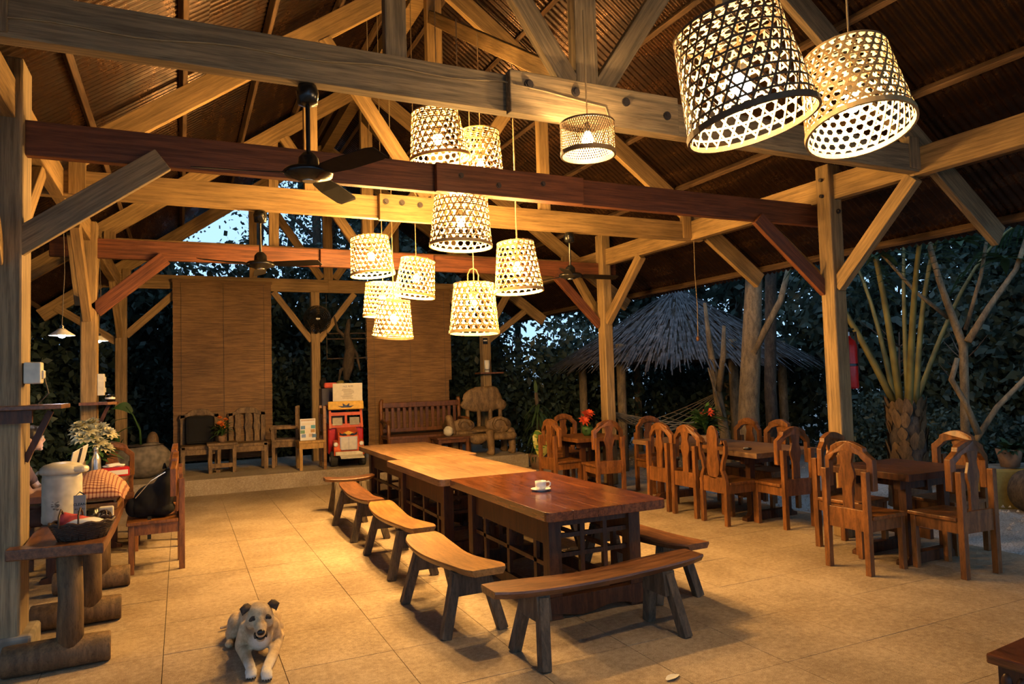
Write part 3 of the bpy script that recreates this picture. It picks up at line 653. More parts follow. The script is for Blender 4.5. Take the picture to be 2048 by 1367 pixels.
# ---------------------------------------------------------------- dining tables on the right and left
def trestle_table(label, c, w, d, top, h=.76, th=.055, axis='y', cat='table'):
    t = thing('dining_table', label, cat, (c[0], c[1], 0), 0); nb = max(3, round((w if axis == 'y' else d) / .22))
    for k in range(nb):
        if axis == 'y': bw = w / nb; MB().bb(-w / 2 + k * bw + .001, -w / 2 + (k + 1) * bw - .001, -d / 2, d / 2, h - th, h).build('board', top, t, bevel=.003)
        else: bw = d / nb; MB().bb(-w / 2, w / 2, -d / 2 + k * bw + .001, -d / 2 + (k + 1) * bw - .001, h - th, h).build('board', top, t, bevel=.003)
    for s in (-1, 1):
        y = s * (d / 2 - max(.18, d * .14))
        for q in (-1, 1): MB().box((q * w * .28, y, (h - th) / 2 + .03), (.07, .07, h - th - .06)).build('leg', K['table_base'], t, bevel=.003)
        f = w * .40; MB().prism([(-f, 0), (-f, .035), (-f + .05, .05), (-f + .09, .09), (f - .09, .09), (f - .05, .05), (f, .035), (f, 0)], y - .04, y + .04).build('foot', K['table_base'], t, bevel=.004)
        MB().box((0, y, h - th - .045), (w * .78, .06, .09)).build('end_rail', K['table_base'], t)
    MB().box((0, 0, h - th - .06), (.04, d * .66, .12)).build('apron', K['table_base'], t); MB().box((0, 0, .22), (.04, d * .66, .08)).build('stretcher', K['table_base'], t)
    return t
trestle_table('dark square dining table at the right edge of the hall', (5.66, 4.19), .86, .78, K['table_base'])
trestle_table('long pale-topped dining table on the right with flowers', (5.89, 6.77), .92, 2.24, K['table_pale'])
trestle_table('small dining table with a red flower beside the right post', (5.32, 8.88), .78, .84, K['chair'])
trestle_table('dining table at the left with tissue box and white flowers', (-.82, 7.82), .66, 1.72, K['chair_dark'])
# small dark ashtray on the pale table
t = thing('ashtray', 'small dark ashtray on the corner of the pale dining table', 'ashtray', (5.62, 5.98, .76)); MB().lathe([(0, .004), (.04, 0), (.05, .02), (.046, .022), (.036, .008), (0, .008)], 16).build('dish', K['black'], t, True); MB().tube([(-.05, 0, .024), (.02, .01, .02)], .005, 6).build('cigarette', K['paper'], t)
# ---------------------------------------------------------------- plants and flowers
def blade_leaf(mb, p, d, L, w, droop=.3, n=5, up=Vector((0, 0, 1))):
    p = Vector(p); d = Vector(d).normalized(); s = d.cross(up)
    if s.length < .05: s = Vector((1, 0, 0))
    s.normalize(); vs = []
    for i in range(n + 1):
        u = i / n; q = p + d * L * u + Vector((0, 0, -droop * L * u * u)); ww = w * math.sin(PI * min(.97, .12 + u * .86)) * .5
        vs += [q - s * ww + Vector((0, 0, ww * .25)), q - Vector((0, 0, 0)), q + s * ww + Vector((0, 0, ww * .25))]
    fs = []
    for i in range(n):
        a = 3 * i; fs += [(a, a + 1, a + 4, a + 3), (a + 1, a + 2, a + 5, a + 4)]
    mb.add(vs, fs)
def bloom(mb, c, r, n=7, rd=random, layers=2, tilt=None):
    c = Vector(c); ax = Vector(tilt or (rd.uniform(-.4, .4), -.5 + rd.uniform(-.4, .3), .8)).normalized(); u = ax.orthogonal().normalized(); v = ax.cross(u)
    for l in range(layers):
        for k in range(n):
            a = 2 * PI * (k + l * .5) / n; d = u * math.cos(a) + v * math.sin(a); dd = d * (1 - .22 * l) + ax * (.15 + .45 * l)
            blade_leaf(mb, c, dd, r * (1 - .16 * l), r * .42, .15, 3, ax)
def bouquet(label, name, c, z, blooms, fmat, leaves, seed, pot=None, lr=(.08, .2), spread=.12, h=.16):
    rd = random.Random(seed); t = thing(name, label, 'flowers', (c[0], c[1], z))
    if pot == 'pot': MB().lathe([(0, 0), (.045, 0), (.06, .03), (.065, .08), (.055, .10), (.048, .10), (.05, .06), (0, .05)], 20).build('pot', K['clay'], t, True)
    elif pot == 'green': MB().lathe([(0, 0), (.05, 0), (.085, .05), (.08, .12), (.06, .14), (.055, .135), (.06, .09), (0, .06)], 18).build('pot', K['leaf2'], t, True)
    elif pot == 'vase': MB().lathe([(0, 0), (.05, 0), (.06, .05), (.05, .16), (.035, .2), (.045, .24), (.04, .24), (.03, .2), (0, .1)], 20).build('vase', K['stone'], t, True)
    lf = MB()
    for k in range(leaves):
        a = rd.uniform(0, 2 * PI); e = rd.uniform(.1, 1.2); d = (math.cos(a) * math.cos(e), math.sin(a) * math.cos(e), math.sin(e))
        blade_leaf(lf, (d[0] * .03, d[1] * .03, h * .5 + rd.uniform(0, h * .6)), d, rd.uniform(*lr), rd.uniform(.03, .06), .4)
    lf.build('leaves', K['leaf2'], t, True, fix=False)
    st = MB()
    for (x, y, zz, r) in blooms: st.tube([(0, 0, h * .4), (x * .6, y * .6, zz * .7), (x, y, zz)], .004, 5)
    st.build('stems', K['leaf2'], t)
    for (x, y, zz, r) in blooms:
        b = MB(); bloom(b, (x, y, zz), r, 8 if r < .085 or fmat is not K['flower_white'] else 11, rd, 2 if fmat is not K['flower_white'] else 4); b.build('bloom', fmat, t, True, fix=False)
    return t
bouquet('red flower in a round green pot on the small dining table', 'flower_pot', (5.32, 8.85), .76, [(-.02, 0, .30, .11), (-.07, -.03, .22, .10), (.05, .02, .32, .09)], K['flower_red'], 22, 3, 'green', (.06, .14))
bouquet('bushy arrangement with a small red flower on the pale dining table', 'flower_arrangement', (5.78, 6.85), .76, [(.03, -.04, .38, .08), (.10, -.02, .33, .05), (-.08, -.05, .36, .04)], K['flower_red'], 150, 4, 'pot', (.14, .34), h=.30)
bouquet('vase of cream white flowers on the left table', 'flower_vase', (-.80, 8.30), .76, [(-.12, -.02, .50, .11), (-.04, -.05, .46, .10), (.06, .0, .47, .10), (.13, -.03, .43, .09), (-.09, -.08, .40, .10), (.05, -.09, .33, .10), (.0, -.07, .39, .10), (.11, -.06, .28, .09), (-.16, 0, .43, .07), (-.02, .03, .53, .09), (.16, .03, .38, .08), (.02, -.1, .25, .08), (-.15, -.05, .34, .07)], K['flower_white'], 170, 5, 'vase', (.14, .30), h=.30)
bouquet('pot of orange flowers on the small stand on the platform', 'flower_pot', (.60, 12.55), PZ + .48, [(-.02, -.03, .30, .08), (.06, 0, .36, .06), (-.03, 0, .40, .05), (.01, -.02, .25, .07)], K['flower_orange'], 46, 6, 'pot', (.14, .32), h=.2)
# ---------------------------------------------------------------- bamboo screens
K['slat'] = wood('bamboo_slat', (.17, .085, .03), (.36, .21, .085), .6, (1.2, 1, 30), 3.0, .3)
def screen(label, x0, x1, z0, z1, y, notch=None):
    t = thing('bamboo_screen', label, 'screen', ((x0 + x1) / 2, y, z0)); w = x1 - x0; h = z1 - z0; mb = MB(); n = int(h / .024)
    for k in range(n):
        z = h * (k + .5) / n; ww = w if not notch or z > notch else w - .06
        mb.box((random.uniform(-.004, .004) - (w - ww) / 2, random.uniform(-.002, .002), z), (ww, .009, .0240))
    tag(mb.build('slats', K['slat'], t, fix=False), kind='stuff')
    MB().box((0, 0, h + .02), (w + .03, .03, .05)).build('top_batten', K['slat'], t); MB().box((0, 0, -.01), (w, .02, .04)).build('bottom_batten', K['slat'], t)
    for q in (-.42, 0, .42): MB().tube([(q * w, -.012, 0), (q * w, -.012, h)], .003, 5).build('cord', K['wire'], t)
screen('first bamboo roll screen behind the two carved armchairs', -.12, 1.45, .42, 3.40, 13.05)
screen('second bamboo roll screen behind the slat-back settee', 3.14, 4.80, .42, 3.36, 13.05, 1.2)
# ---------------------------------------------------------------- slab sideboard with log legs
t = thing('slab_sideboard', 'thick plank sideboard on log legs at the left', 'sideboard', (-.63, 5.95, 0))
o = [(-.287, -1.01), (.212, -1.08), (.222, -.4), (.215, .4), (.20, .75), (.175, 1.08), (-.20, 1.08), (-.235, -.5), (-.215, -.895), (-.287, -.905)]
MB().prism(o, .655, .72, 'xy').build('slab_top', K['bench_brown'], t, bevel=.008)
for y, xx in ((-.98, 0), (-.14, .02), (.8, 0)):
    MB().tube([(-.30, y, .085), (-.05, y, .09), (.24, y + .02, .085)], [.088, .09, .085], 16).build('foot_log', K['log'], t, True, bevel=.01)
    MB().tube([(.03 + xx, y, .12), (.035 + xx, y, .4), (.025 + xx, y, .66)], [.072, .066, .068], 16).build('log_leg', K['log'], t, True)
MB().box((-.90 + .63 - .10, 5.2 - 5.95, .0), (.01, .01, .01)) 
l = L1.location
MB().bb(-1.22 - l.x, -.80 - l.x, 5.045 - l.y, 5.36 - l.y, 0, .20).build('plinth', K['stone'], L1, bevel=.02)
# shelf on the near left post and socket boxes
t = thing('plank_shelf', 'dark plank shelf fixed around the near left post', 'shelf', (-.95, 5.2, 1.50))
MB().prism([(-.42, -.24), (.22, -.24), (.30, -.20), (.31, .10), (.25, .16), (-.42, .16)], .015, .042, 'xy').build('board', K['bench_brown'], t, bevel=.004)
MB().box((-.1, -.17, -.025), (.5, .04, .075)).build('batten', K['table_base'], t); MB().bar((.09, -.02, -.30), (.22, -.02, .0), .03, .035).build('bracket', K['table_base'], t)
t = thing('socket_box', 'cream socket box on the near left post', 'socket', (-.855, 5.12, 1.66)); MB().box((.045, 0, .075), (.09, .10, .13)).build('casing', K['cream'], t, bevel=.008); MB().box((.095, 0, .065), (.016, .06, .05)).build('plug', K['cream'], t, bevel=.004); MB().tube([(.1, 0, .05), (.12, .02, -.05), (.05, .03, -.13)], .004, 5).build('wire', K['wire'], t)
t = thing('plank_shelf', 'small shelf on the second left post behind the flowers', 'shelf', (-.86, 9.02, 1.46)); MB().prism([(-.13, -.2), (.14, -.2), (.22, -.14), (.22, .14), (-.02, .16), (-.13, -.02)], .0, .03, 'xy').build('board', K['bench_brown'], t); MB().bar((.04, -.05, -.24), (.14, -.05, .0), .03, .035).build('bracket', K['table_base'], t)
t = thing('socket_box', 'cream double socket box on the second left post', 'socket', (-.838, 9.06, 1.56)); MB().box((.035, 0, .12), (.07, .09, .24)).build('casing', K['cream'], t, bevel=.006)
for z in (.06, .18): MB().box((.075, 0, z), (.012, .05, .05)).build('plug', K['cream'], t)
t = thing('dark_knick_knack', 'small dark patterned pot on the second left post shelf', 'ornament', (-.71, 8.98, 1.49)); MB().lathe([(0, 0), (.03, 0), (.05, .03), (.045, .07), (.03, .08), (0, .06)], 14).build('pot_body', K['black'], t, True); MB().lathe([(.046, .025), (.052, .03), (.051, .045), (.046, .05)], 14).build('band', K['white'], t, True)
t = thing('wall_shelf', 'small shelf with white cup on the far right corner post', 'shelf', (5.59, 13.02, 1.72)); MB().box((0, 0, .015), (.5, .3, .03)).build('board', K['bench_brown'], t)
t = thing('white_tumbler', 'white tumbler on the far right corner post shelf', 'cup', (5.52, 12.96, 1.75)); MB().lathe([(0, 0), (.05, 0), (.058, .24), (.052, .24), (.045, .02), (0, .01)], 16).build('tumbler_body', K['white'], t, True); MB().lathe([(.0515, .04), (.0535, .06), (.0538, .065)], 16).build('band', K['steel'], t, True)
t = thing('notice_plate', 'small dark notice plate on the far right corner post', 'sign', (5.55, 13.09, 2.38)); MB().box((0, 0, 0), (.10, .01, .12)).build('plate', K['black'], t); MB().box((0, -.007, .01), (.08, .003, .025)).build('print', K['paper'], t)
# ---------------------------------------------------------------- things on the sideboard
def textmesh(name, s, size, mat, parent, loc, rot, ext=.0008):
    c = bpy.data.curves.new(name, 'FONT'); c.body = s; c.size = size; c.extrude = ext; c.align_x = 'CENTER'; c.align_y = 'CENTER'; c.resolution_u = 2
    o = bpy.data.objects.new(name, c); COL.objects.link(o); dg = bpy.context.evaluated_depsgraph_get(); me = bpy.data.meshes.new_from_object(o.evaluated_get(dg)); bpy.data.objects.remove(o)
    q = obj(name, me, mat, parent); q.location = loc; q.rotation_euler = rot; return q
t = thing('thermo_pot', 'cream electric thermo pot on the plank sideboard', 'thermo pot', (-.745, 5.78, .72), -.45)
MB().lathe([(0, 0), (.112, 0), (.122, .012), (.122, .05), (.12, .055), (.12, .30), (.117, .335)], 32).build('pot_body', K['cream'], t, True)
ld = MB().lathe([(.10, .33), (.128, .335), (.135, .35), (.132, .375), (.11, .395), (.06, .41), (0, .413)], 32); ld.build('lid', K['cream'], t, True)
MB().prism([(-.10, -.06), (-.10, .06), (.0, .075), (.12, .06), (.175, .03), (.175, -.03), (.12, -.06), (0, -.075)], .34, .385, 'xy').build('spout', K['cream'], t, bevel=.018)
MB().tube([(-.128, -.05, .352), (-.155, -.03, .34), (-.155, .03, .34), (-.128, .05, .352)], .011, 8).build('handle', K['cream'], t, True)
MB().box((.10, 0, .387), (.06, .045, .008), Matrix.Rotation(.25, 3, 'Y')).build('button_panel', K['steel'], t, bevel=.003)
pr = MB()
for k in range(26): a = -PI / 2 + .15 + random.uniform(-.1, .28); z = random.uniform(.10, .16); pr.box((.1212 * math.cos(a), .1212 * math.sin(a), z), (.012, .002, .004), rotz(a + PI / 2))
tag(pr.build('printed_leaves', K['stone'], t), kind='stuff')
t = thing('notice_card', 'grey notice card reading clean as you go beside the thermo pot', 'sign', (-.61, 5.50, .72), -.12)
MB().box((0, 0, .105), (.072, .006, .21)).build('card', plain('grey_card', (.34, .36, .34), .6), t)
MB().prism([(-.025, .21), (.0, .235), (.03, .215), (.024, .21), (.0, .228), (-.02, .21)], -.002, .002).build('roof_mark', K['black'], t)
textmesh('lettering', 'CLEAN', .024, K['black'], t, (0, -.0042, .150), (PI / 2, 0, 0)); textmesh('lettering', 'AS YOU\nGO', .016, K['black'], t, (0, -.0042, .112), (PI / 2, 0, 0))
for z in (.078, .066, .054, .042, .03): MB().box((0, -.0036, z), (.054, .001, .004)).build('text_line', K['rubber'], t)
t = thing('wicker_basket', 'dark wicker basket with handle on the near end of the sideboard', 'basket', (-.55, 5.08, .72), .1)
bk = MB()
for k in range(9):
    z = .008 + k * .0105; u = k / 8; a0, b0 = .125 + .045 * u, .075 + .035 * u
    bk.tube([((a0 + .004 * math.sin(i * PI + k * PI)) * math.cos(i * PI / 22), (b0 + .004 * math.sin(i * PI + k * PI)) * math.sin(i * PI / 22), z + .002 * math.sin(i * 2.2 + k)) for i in range(45)], .0055, 5, False)
for i in range(22):
    a = i * 2 * PI / 22; bk.tube([(.125 * math.cos(a), .075 * math.sin(a), 0), (.172 * math.cos(a), .112 * math.sin(a), .105)], .004, 5)
bk.tube([(.17 * math.cos(i * PI / 22), .11 * math.sin(i * PI / 22), .103 + .006 * math.sin(i * 1.5)) for i in range(45)], .009, 6, False)
bk.build('woven_side', K['wicker'], t, True, fix=False); MB().lathe([(0, .004), (1, .006), (1, .012), (0, .012)], 24, (0, 0, 0), .125, .075).build('bottom', K['wicker'], t)
for y in (-.05, .05): MB().tube([(-.07 + y, -.105, .09), (-.07 + y, -.06, .15), (-.06 + y, 0, .185), (-.05 + y, .06, .15), (-.05 + y, .105, .09)], .006, 6).build('handle', K['wicker'], t, True)
def blob(name, lab, cat, c, r, mat, seed, amp=.15, n=20, m=12, rz=0):
    rd = random.Random(seed); mb = MB().ell((0, 0, 0), r, n, m); q = [rd.uniform(0, 6) for _ in range(4)]
    mb.v = [(x * (1 + amp * math.sin(9 * z / r[2] + 3 * x / r[0] + q[0])), y * (1 + amp * math.sin(5 * x / r[0] + q[1])), (z + r[2]) * (1 + amp * math.sin(4 * x / r[0] + 5 * y / r[1] + q[2]))) for x, y, z in mb.v]
    o = mb.build(name, mat, None, True); o.location = c; o.rotation_euler = (0, 0, rz); return tag(o, lab, cat)
K['pink'] = plain('red_napkin', (.42, .05, .045), .85, var=.25, scale=30)
blob('white_bundle', 'white cloth bundle lying in the wicker basket', 'cloth', (-.53, 5.055, .75), (.11, .06, .048), K['white'], 1, .06)
t = thing('red_napkin', 'folded red napkin standing in the wicker basket', 'napkin', (-.635, 5.13, .745), .12)
nm = MB().add([(-.06, 0, .0), (-.055, .01, .20), (-.02, -.05, .03), (.03, .0, .15), (.05, -.03, .07), (.10, .03, .12), (.14, -.01, .06), (.19, .03, .05), (.1, .05, .0), (.0, .06, .0)], [(0, 1, 2), (1, 3, 2), (3, 4, 2), (3, 5, 4), (5, 6, 4), (5, 7, 6), (7, 8, 6), (5, 8, 7), (3, 9, 5), (9, 8, 5), (1, 9, 3), (0, 9, 1)]).build('fold', K['pink'], t, True, fix=False); nm.modifiers.new('t', 'SOLIDIFY').thickness = .004; sm = nm.modifiers.new('s', 'SUBSURF'); sm.levels = 2; sm.render_levels = 2
t = thing('dark_mug', 'dark mug behind the wicker basket', 'mug', (-.555, 5.62, .72)); MB().lathe([(0, 0), (.032, 0), (.04, .02), (.044, .095), (.04, .095), (.035, .02), (0, .01)], 20).build('mug_body', K['black'], t, True); MB().tube([(-.042, 0, .075), (-.08, 0, .08), (-.10, 0, .078)], .008, 6).build('handle', K['wicker'], t)
t = thing('wicker_ball', 'open dark wicker ball at the sideboard edge', 'ornament', (-.475, 5.55, .765)); wb = MB(); rd = random.Random(3)
for k in range(9):
    R = Euler((rd.uniform(0, 6), rd.uniform(0, 6), 0)).to_matrix(); wb.tube([R @ Vector((.045 * math.cos(i * PI / 10), .045 * math.sin(i * PI / 10), .006 * math.sin(i))) for i in range(21)], .004, 5, False)
wb.build('twigs', K['wicker'], t, fix=False)
tag(MB().box((-.475, 5.72, .765), (.09, .05, .09)).build('cream_packet', K['cream'], None, bevel=.01), 'cream packet behind the wicker ball', 'packet')
t = thing('wooden_crate', 'low wooden crate under the checked cloth on the sideboard', 'crate', (-.60, 6.42, .72))
for s in (-1, 1):
    for z in (.03, .10): MB().box((0, s * .26, z), (.32, .015, .05)).build('slat', K['bench_gold'], t, bevel=.002); MB().box((s * .155, 0, z), (.015, .50, .05)).build('slat', K['bench_gold'], t, bevel=.002)
    for q in (-1, 1): MB().box((s * .145, q * .245, .07), (.02, .02, .14)).build('corner_post', K['bench_gold'], t)
def gingham():
    m, nt, bs = newmat('checked_cloth'); v = coords(nt, (42, 42, 42)); sp = N(nt, 'ShaderNodeSeparateXYZ'); nt.links.new(v, sp.inputs[0]); out = []
    for ax in (0, 1):
        f = N(nt, 'ShaderNodeMath', operation='FRACT'); nt.links.new(sp.outputs[ax], f.inputs[0]); c = N(nt, 'ShaderNodeMath', operation='LESS_THAN'); c.inputs[1].default_value = .33; nt.links.new(f.outputs[0], c.inputs[0]); out.append(c.outputs[0])
    a = N(nt, 'ShaderNodeMath', operation='ADD'); nt.links.new(out[0], a.inputs[0]); nt.links.new(out[1], a.inputs[1]); d = N(nt, 'ShaderNodeMath', operation='MULTIPLY'); d.inputs[1].default_value = .5; nt.links.new(a.outputs[0], d.inputs[0])
    r = ramp(nt, d.outputs[0], [(0, (.62, .38, .22)), (.5, (.34, .12, .07)), (1, (.13, .035, .025))]); nt.links.new(r.outputs[0], bs.inputs['Base Color']); bs.inputs['Roughness'].default_value = .9; return m
K['gingham'] = gingham()
cl = MB(); nx, ny = 16, 22
for j in range(ny + 1):
    for i in range(nx + 1):
        x = -.19 + .40 * i / nx; y = -.33 + .66 * j / ny; e = max(abs(x) / .175, abs(y) / .29)
        z = .15 + .13 * max(0, 1 - (x / .2) ** 2) * max(0, 1 - (y / .32) ** 2) - (max(0, e - 1) * .35) + .006 * math.sin(x * 40) * math.sin(y * 30)
        cl.v.append((x, y, z))
cl.f = [(j * (nx + 1) + i, j * (nx + 1) + i + 1, (j + 1) * (nx + 1) + i + 1, (j + 1) * (nx + 1) + i) for j in range(ny) for i in range(nx)]
o = cl.build('checked_cloth', K['gingham'], None, True); o.location = (-.60, 6.42, .72); o.modifiers.new('t', 'SOLIDIFY').thickness = .003; tag(o, 'red and cream checked cloth draped over the crate', 'cloth')
# ---------------------------------------------------------------- things on the left table
t = thing('tissue_box', 'red and white tissue box on the left table', 'tissue box', (-.60, 8.12, .76), .25)
MB().box((0, 0, .045), (.24, .12, .088)).build('carton', K['red'], t, bevel=.004); MB().box((.02, -.0605, .04), (.17, .002, .045)).build('label_panel', K['white'], t)
MB().box((.1205, 0, .045), (.002, .09, .06)).build('label_panel', K['white'], t)
b = blob('tissue', None, None, (0, 0, 0), (.09, .04, .018), K['white'], 5, .3); b.parent = t; b.location = (-.01, 0, .086)
t = thing('steel_flask', 'tall dark steel flask in front of the white flowers', 'flask', (-.74, 7.86, .76)); MB().lathe([(0, 0), (.04, 0), (.042, .01), (.042, .20), (.03, .235), (.022, .25), (.022, .285), (.024, .29), (.024, .315), (0, .318)], 20).build('flask_body', K['steel'], t, True)
t = thing('notebook', 'dark notebook lying on the left table', 'notebook', (-.62, 7.55, .76), .1); MB().box((0, 0, .012), (.22, .26, .024)).build('cover', K['table_base'], t, bevel=.003); MB().box((.004, 0, .012), (.218, .25, .016)).build('pages', K['paper'], t)
t = thing('dark_saucer_dish', 'small black dish on the notebook on the left table', 'dish', (-.58, 7.5, .784)); MB().lathe([(0, 0), (.04, 0), (.06, .02), (.056, .022), (.036, .006), (0, .006)], 18).build('dish_body', K['black'], t, True)
t = thing('tablet', 'white tablet propped up before the seated person', 'tablet', (-.93, 7.74, .76), 0)
R_ = Euler((.25, .35, -.35)).to_matrix()
q = MB().box((0, 0, 0), (.010, .24, .30), R_); q.v = [(x + .05, y, z + .19) for x, y, z in q.v]; q.build('case', K['white'], t, bevel=.003)
q = MB().box((0, 0, 0), (.002, .21, .27), R_); q.v = [(x + .05 - .0068, y, z + .192) for x, y, z in q.v]; q.build('screen', emitter('lit_screen', (.75, .85, 1.0), 6.0), t)
q = MB().box((.006, .0, 0), (.003, .045, .30), R_); q.v = [(x + .05, y, z + .19) for x, y, z in q.v]; q.build('strap', K['black'], t)
MB().bar((.06, 0, .0), (.10, 0, .16), .05, .02).build('kickstand', K['black'], t)
t = thing('leafy_sprig', 'green leafy sprig in a small cup beside the tablet', 'plant', (-1.0, 7.45, .76)); MB().lathe([(0, 0), (.035, 0), (.045, .09), (.04, .09), (0, .02)], 16).build('cup', K['clay'], t, True); lf = MB(); rd = random.Random(8)
for k in range(26):
    a = rd.uniform(0, 6.28); e = rd.uniform(.2, 1.2); blade_leaf(lf, (0, 0, .1 + rd.uniform(0, .06)), (math.cos(a) * math.cos(e), math.sin(a) * math.cos(e), math.sin(e)), rd.uniform(.08, .16), .06, .4)
lf.build('leaves', K['leaf2'], t, True, fix=False)
# backpack
t = thing('backpack', 'black backpack resting on the chair at the left', 'backpack', (-.20, 7.30, .455))
bp = MB(); bp.ell((.045, 0, .20), (.105, .15, .215), 16, 12, Matrix.Rotation(.28, 3, 'Y')); bp.ell((-.06, 0, .15), (.14, .145, .15), 16, 12, Matrix.Rotation(.5, 3, 'Y')); bp.ell((-.12, 0, .10), (.12, .13, .10)); bp.ell((.04, 0, .07), (.11, .14, .07)); bp.ell((.09, 0, .34), (.05, .10, .09))
o = bp.build('bag', K['blackmat'], t, True); remesh(o, .014, 2)
q = MB().ell((-.19, 0, .10), (.07, .10, .085), 14, 10).build('front_pocket', K['blackmat'], t, True)
MB().tube([(-.17, -.145, .20), (-.05, -.148, .34), (.07, -.145, .41)], .004, 5).build('zip', K['steel'], t)
MB().bar((-.06, -.15, .03), (-.06, -.21, -.16), .03, .006, (0, 1, 0)).build('strap', K['blackmat'], t); MB().tube([(.05, -.02, .43), (.06, 0, .47), (.07, .03, .43)], .010, 6).build('grab_loop', K['blackmat'], t)
# ---------------------------------------------------------------- seated person
t = thing('person', 'person in a dark top seated at the left table looking at a tablet', 'person', (-1.30, 7.62, 0))
P = MB(); z0 = .47
P.ell((-.10, 0, z0 + .08), (.15, .18, .12)); P.ell((-.07, 0, z0 + .25), (.12, .15, .17)); P.ell((-.03, 0, z0 + .42), (.115, .18, .13))
capsule(P, (.0, 0, z0 + .50), (.05, 0, z0 + .62), .055, .05)
P.ell((.085, 0, z0 + .735), (.085, .072, .105)); P.ell((.10, 0, z0 + .69), (.07, .058, .065))
P.ell((.172, 0, z0 + .715), (.018, .013, .022)); P.ell((.155, 0, z0 + .665), (.018, .025, .012)); P.ell((.15, 0, z0 + .635), (.02, .022, .016))
for s in (-1, 1): P.ell((.075, s * .072, z0 + .725), (.02, .012, .03))
for s in (-1, 1):
    capsule(P, (-.02, s * .16, z0 + .47), (.10, s * .20, z0 + .25), .052, .043); capsule(P, (.10, s * .20, z0 + .25), (.30, s * .10, z0 + .335), .041, .028)
    h = Vector((.315, s * .095, z0 + .335)); P.ell(h + Vector((.03, 0, 0)), (.045, .035, .016))
    for f, (dy, L) in enumerate(((-.024, .06), (-.008, .07), (.008, .065), (.024, .05))):
        a = h + Vector((.06, dy, 0)); b = a + Vector((L * .5, 0, .006)); capsule(P, a, b, .009, .0085, 6); capsule(P, b, b + Vector((L * .45, 0, -.012)), .0085, .0075, 6)
    capsule(P, h + Vector((.015, -s * .03, .0)), h + Vector((.05, -s * .055, .006)), .010, .0085, 6)
    capsule(P, (-.08, s * .09, z0 + .04), (.32, s * .11, z0 + .03), .082, .062); capsule(P, (.32, s * .11, z0 + .03), (.28, s * .11, .09), .056, .04); capsule(P, (.26, s * .11, .045), (.40, s * .11, .035), .04, .034)
o = P.build('body', K['skin'], t, True); remesh(o, .0085, 5)
C_ = MB(); C_.ell((-.07, 0, z0 + .25), (.135, .165, .19)); C_.ell((-.03, 0, z0 + .42), (.128, .19, .125)); C_.ell((-.10, 0, z0 + .08), (.165, .195, .13))
for s in (-1, 1): capsule(C_, (-.02, s * .16, z0 + .47), (.05, s * .185, z0 + .34), .062, .058); capsule(C_, (-.08, s * .09, z0 + .04), (.30, s * .11, z0 + .03), .092, .072)
o = C_.build('clothing', K['cloth_dark'], t, True); remesh(o, .012, 6)
H_ = MB(); H_.ell((.065, 0, z0 + .76), (.095, .086, .10)); H_.ell((.02, 0, z0 + .68), (.06, .085, .14)); H_.ell((-.03, 0, z0 + .60), (.045, .07, .14)); H_.ell((.13, 0, z0 + .815), (.045, .06, .03))
o = H_.build('hair', K['hair'], t, True); remesh(o, .01, 3)
for s in (-1, 1):
    MB().tube([(.168 + .0 * i, s * .033 + .022 * math.cos(i * PI / 8), z0 + .738 + .018 * math.sin(i * PI / 8)) for i in range(17)], .002, 5, False).build('glasses_rim', K['steel'], t); MB().tube([(.166, s * .055, z0 + .742), (.07, s * .076, z0 + .745)], .002, 5).build('glasses_temple', K['steel'], t); MB().ell((.150, s * .033, z0 + .737), (.012, .012, .008)).build('eye', K['white'], t, True); MB().ell((.159, s * .033, z0 + .737), (.005, .005, .005)).build('iris', K['black'], t, True)
t = thing('stool', 'plain wooden stool under the seated person', 'stool', (-1.38, 7.62, 0)); MB().box((0, 0, .43), (.36, .38, .04)).build('seat', K['chair_dark'], t, bevel=.006)
for sx in (-1, 1):
    for sy in (-1, 1): MB().box((sx * .14, sy * .15, .205), (.04, .04, .41)).build('leg', K['chair_dark'], t)
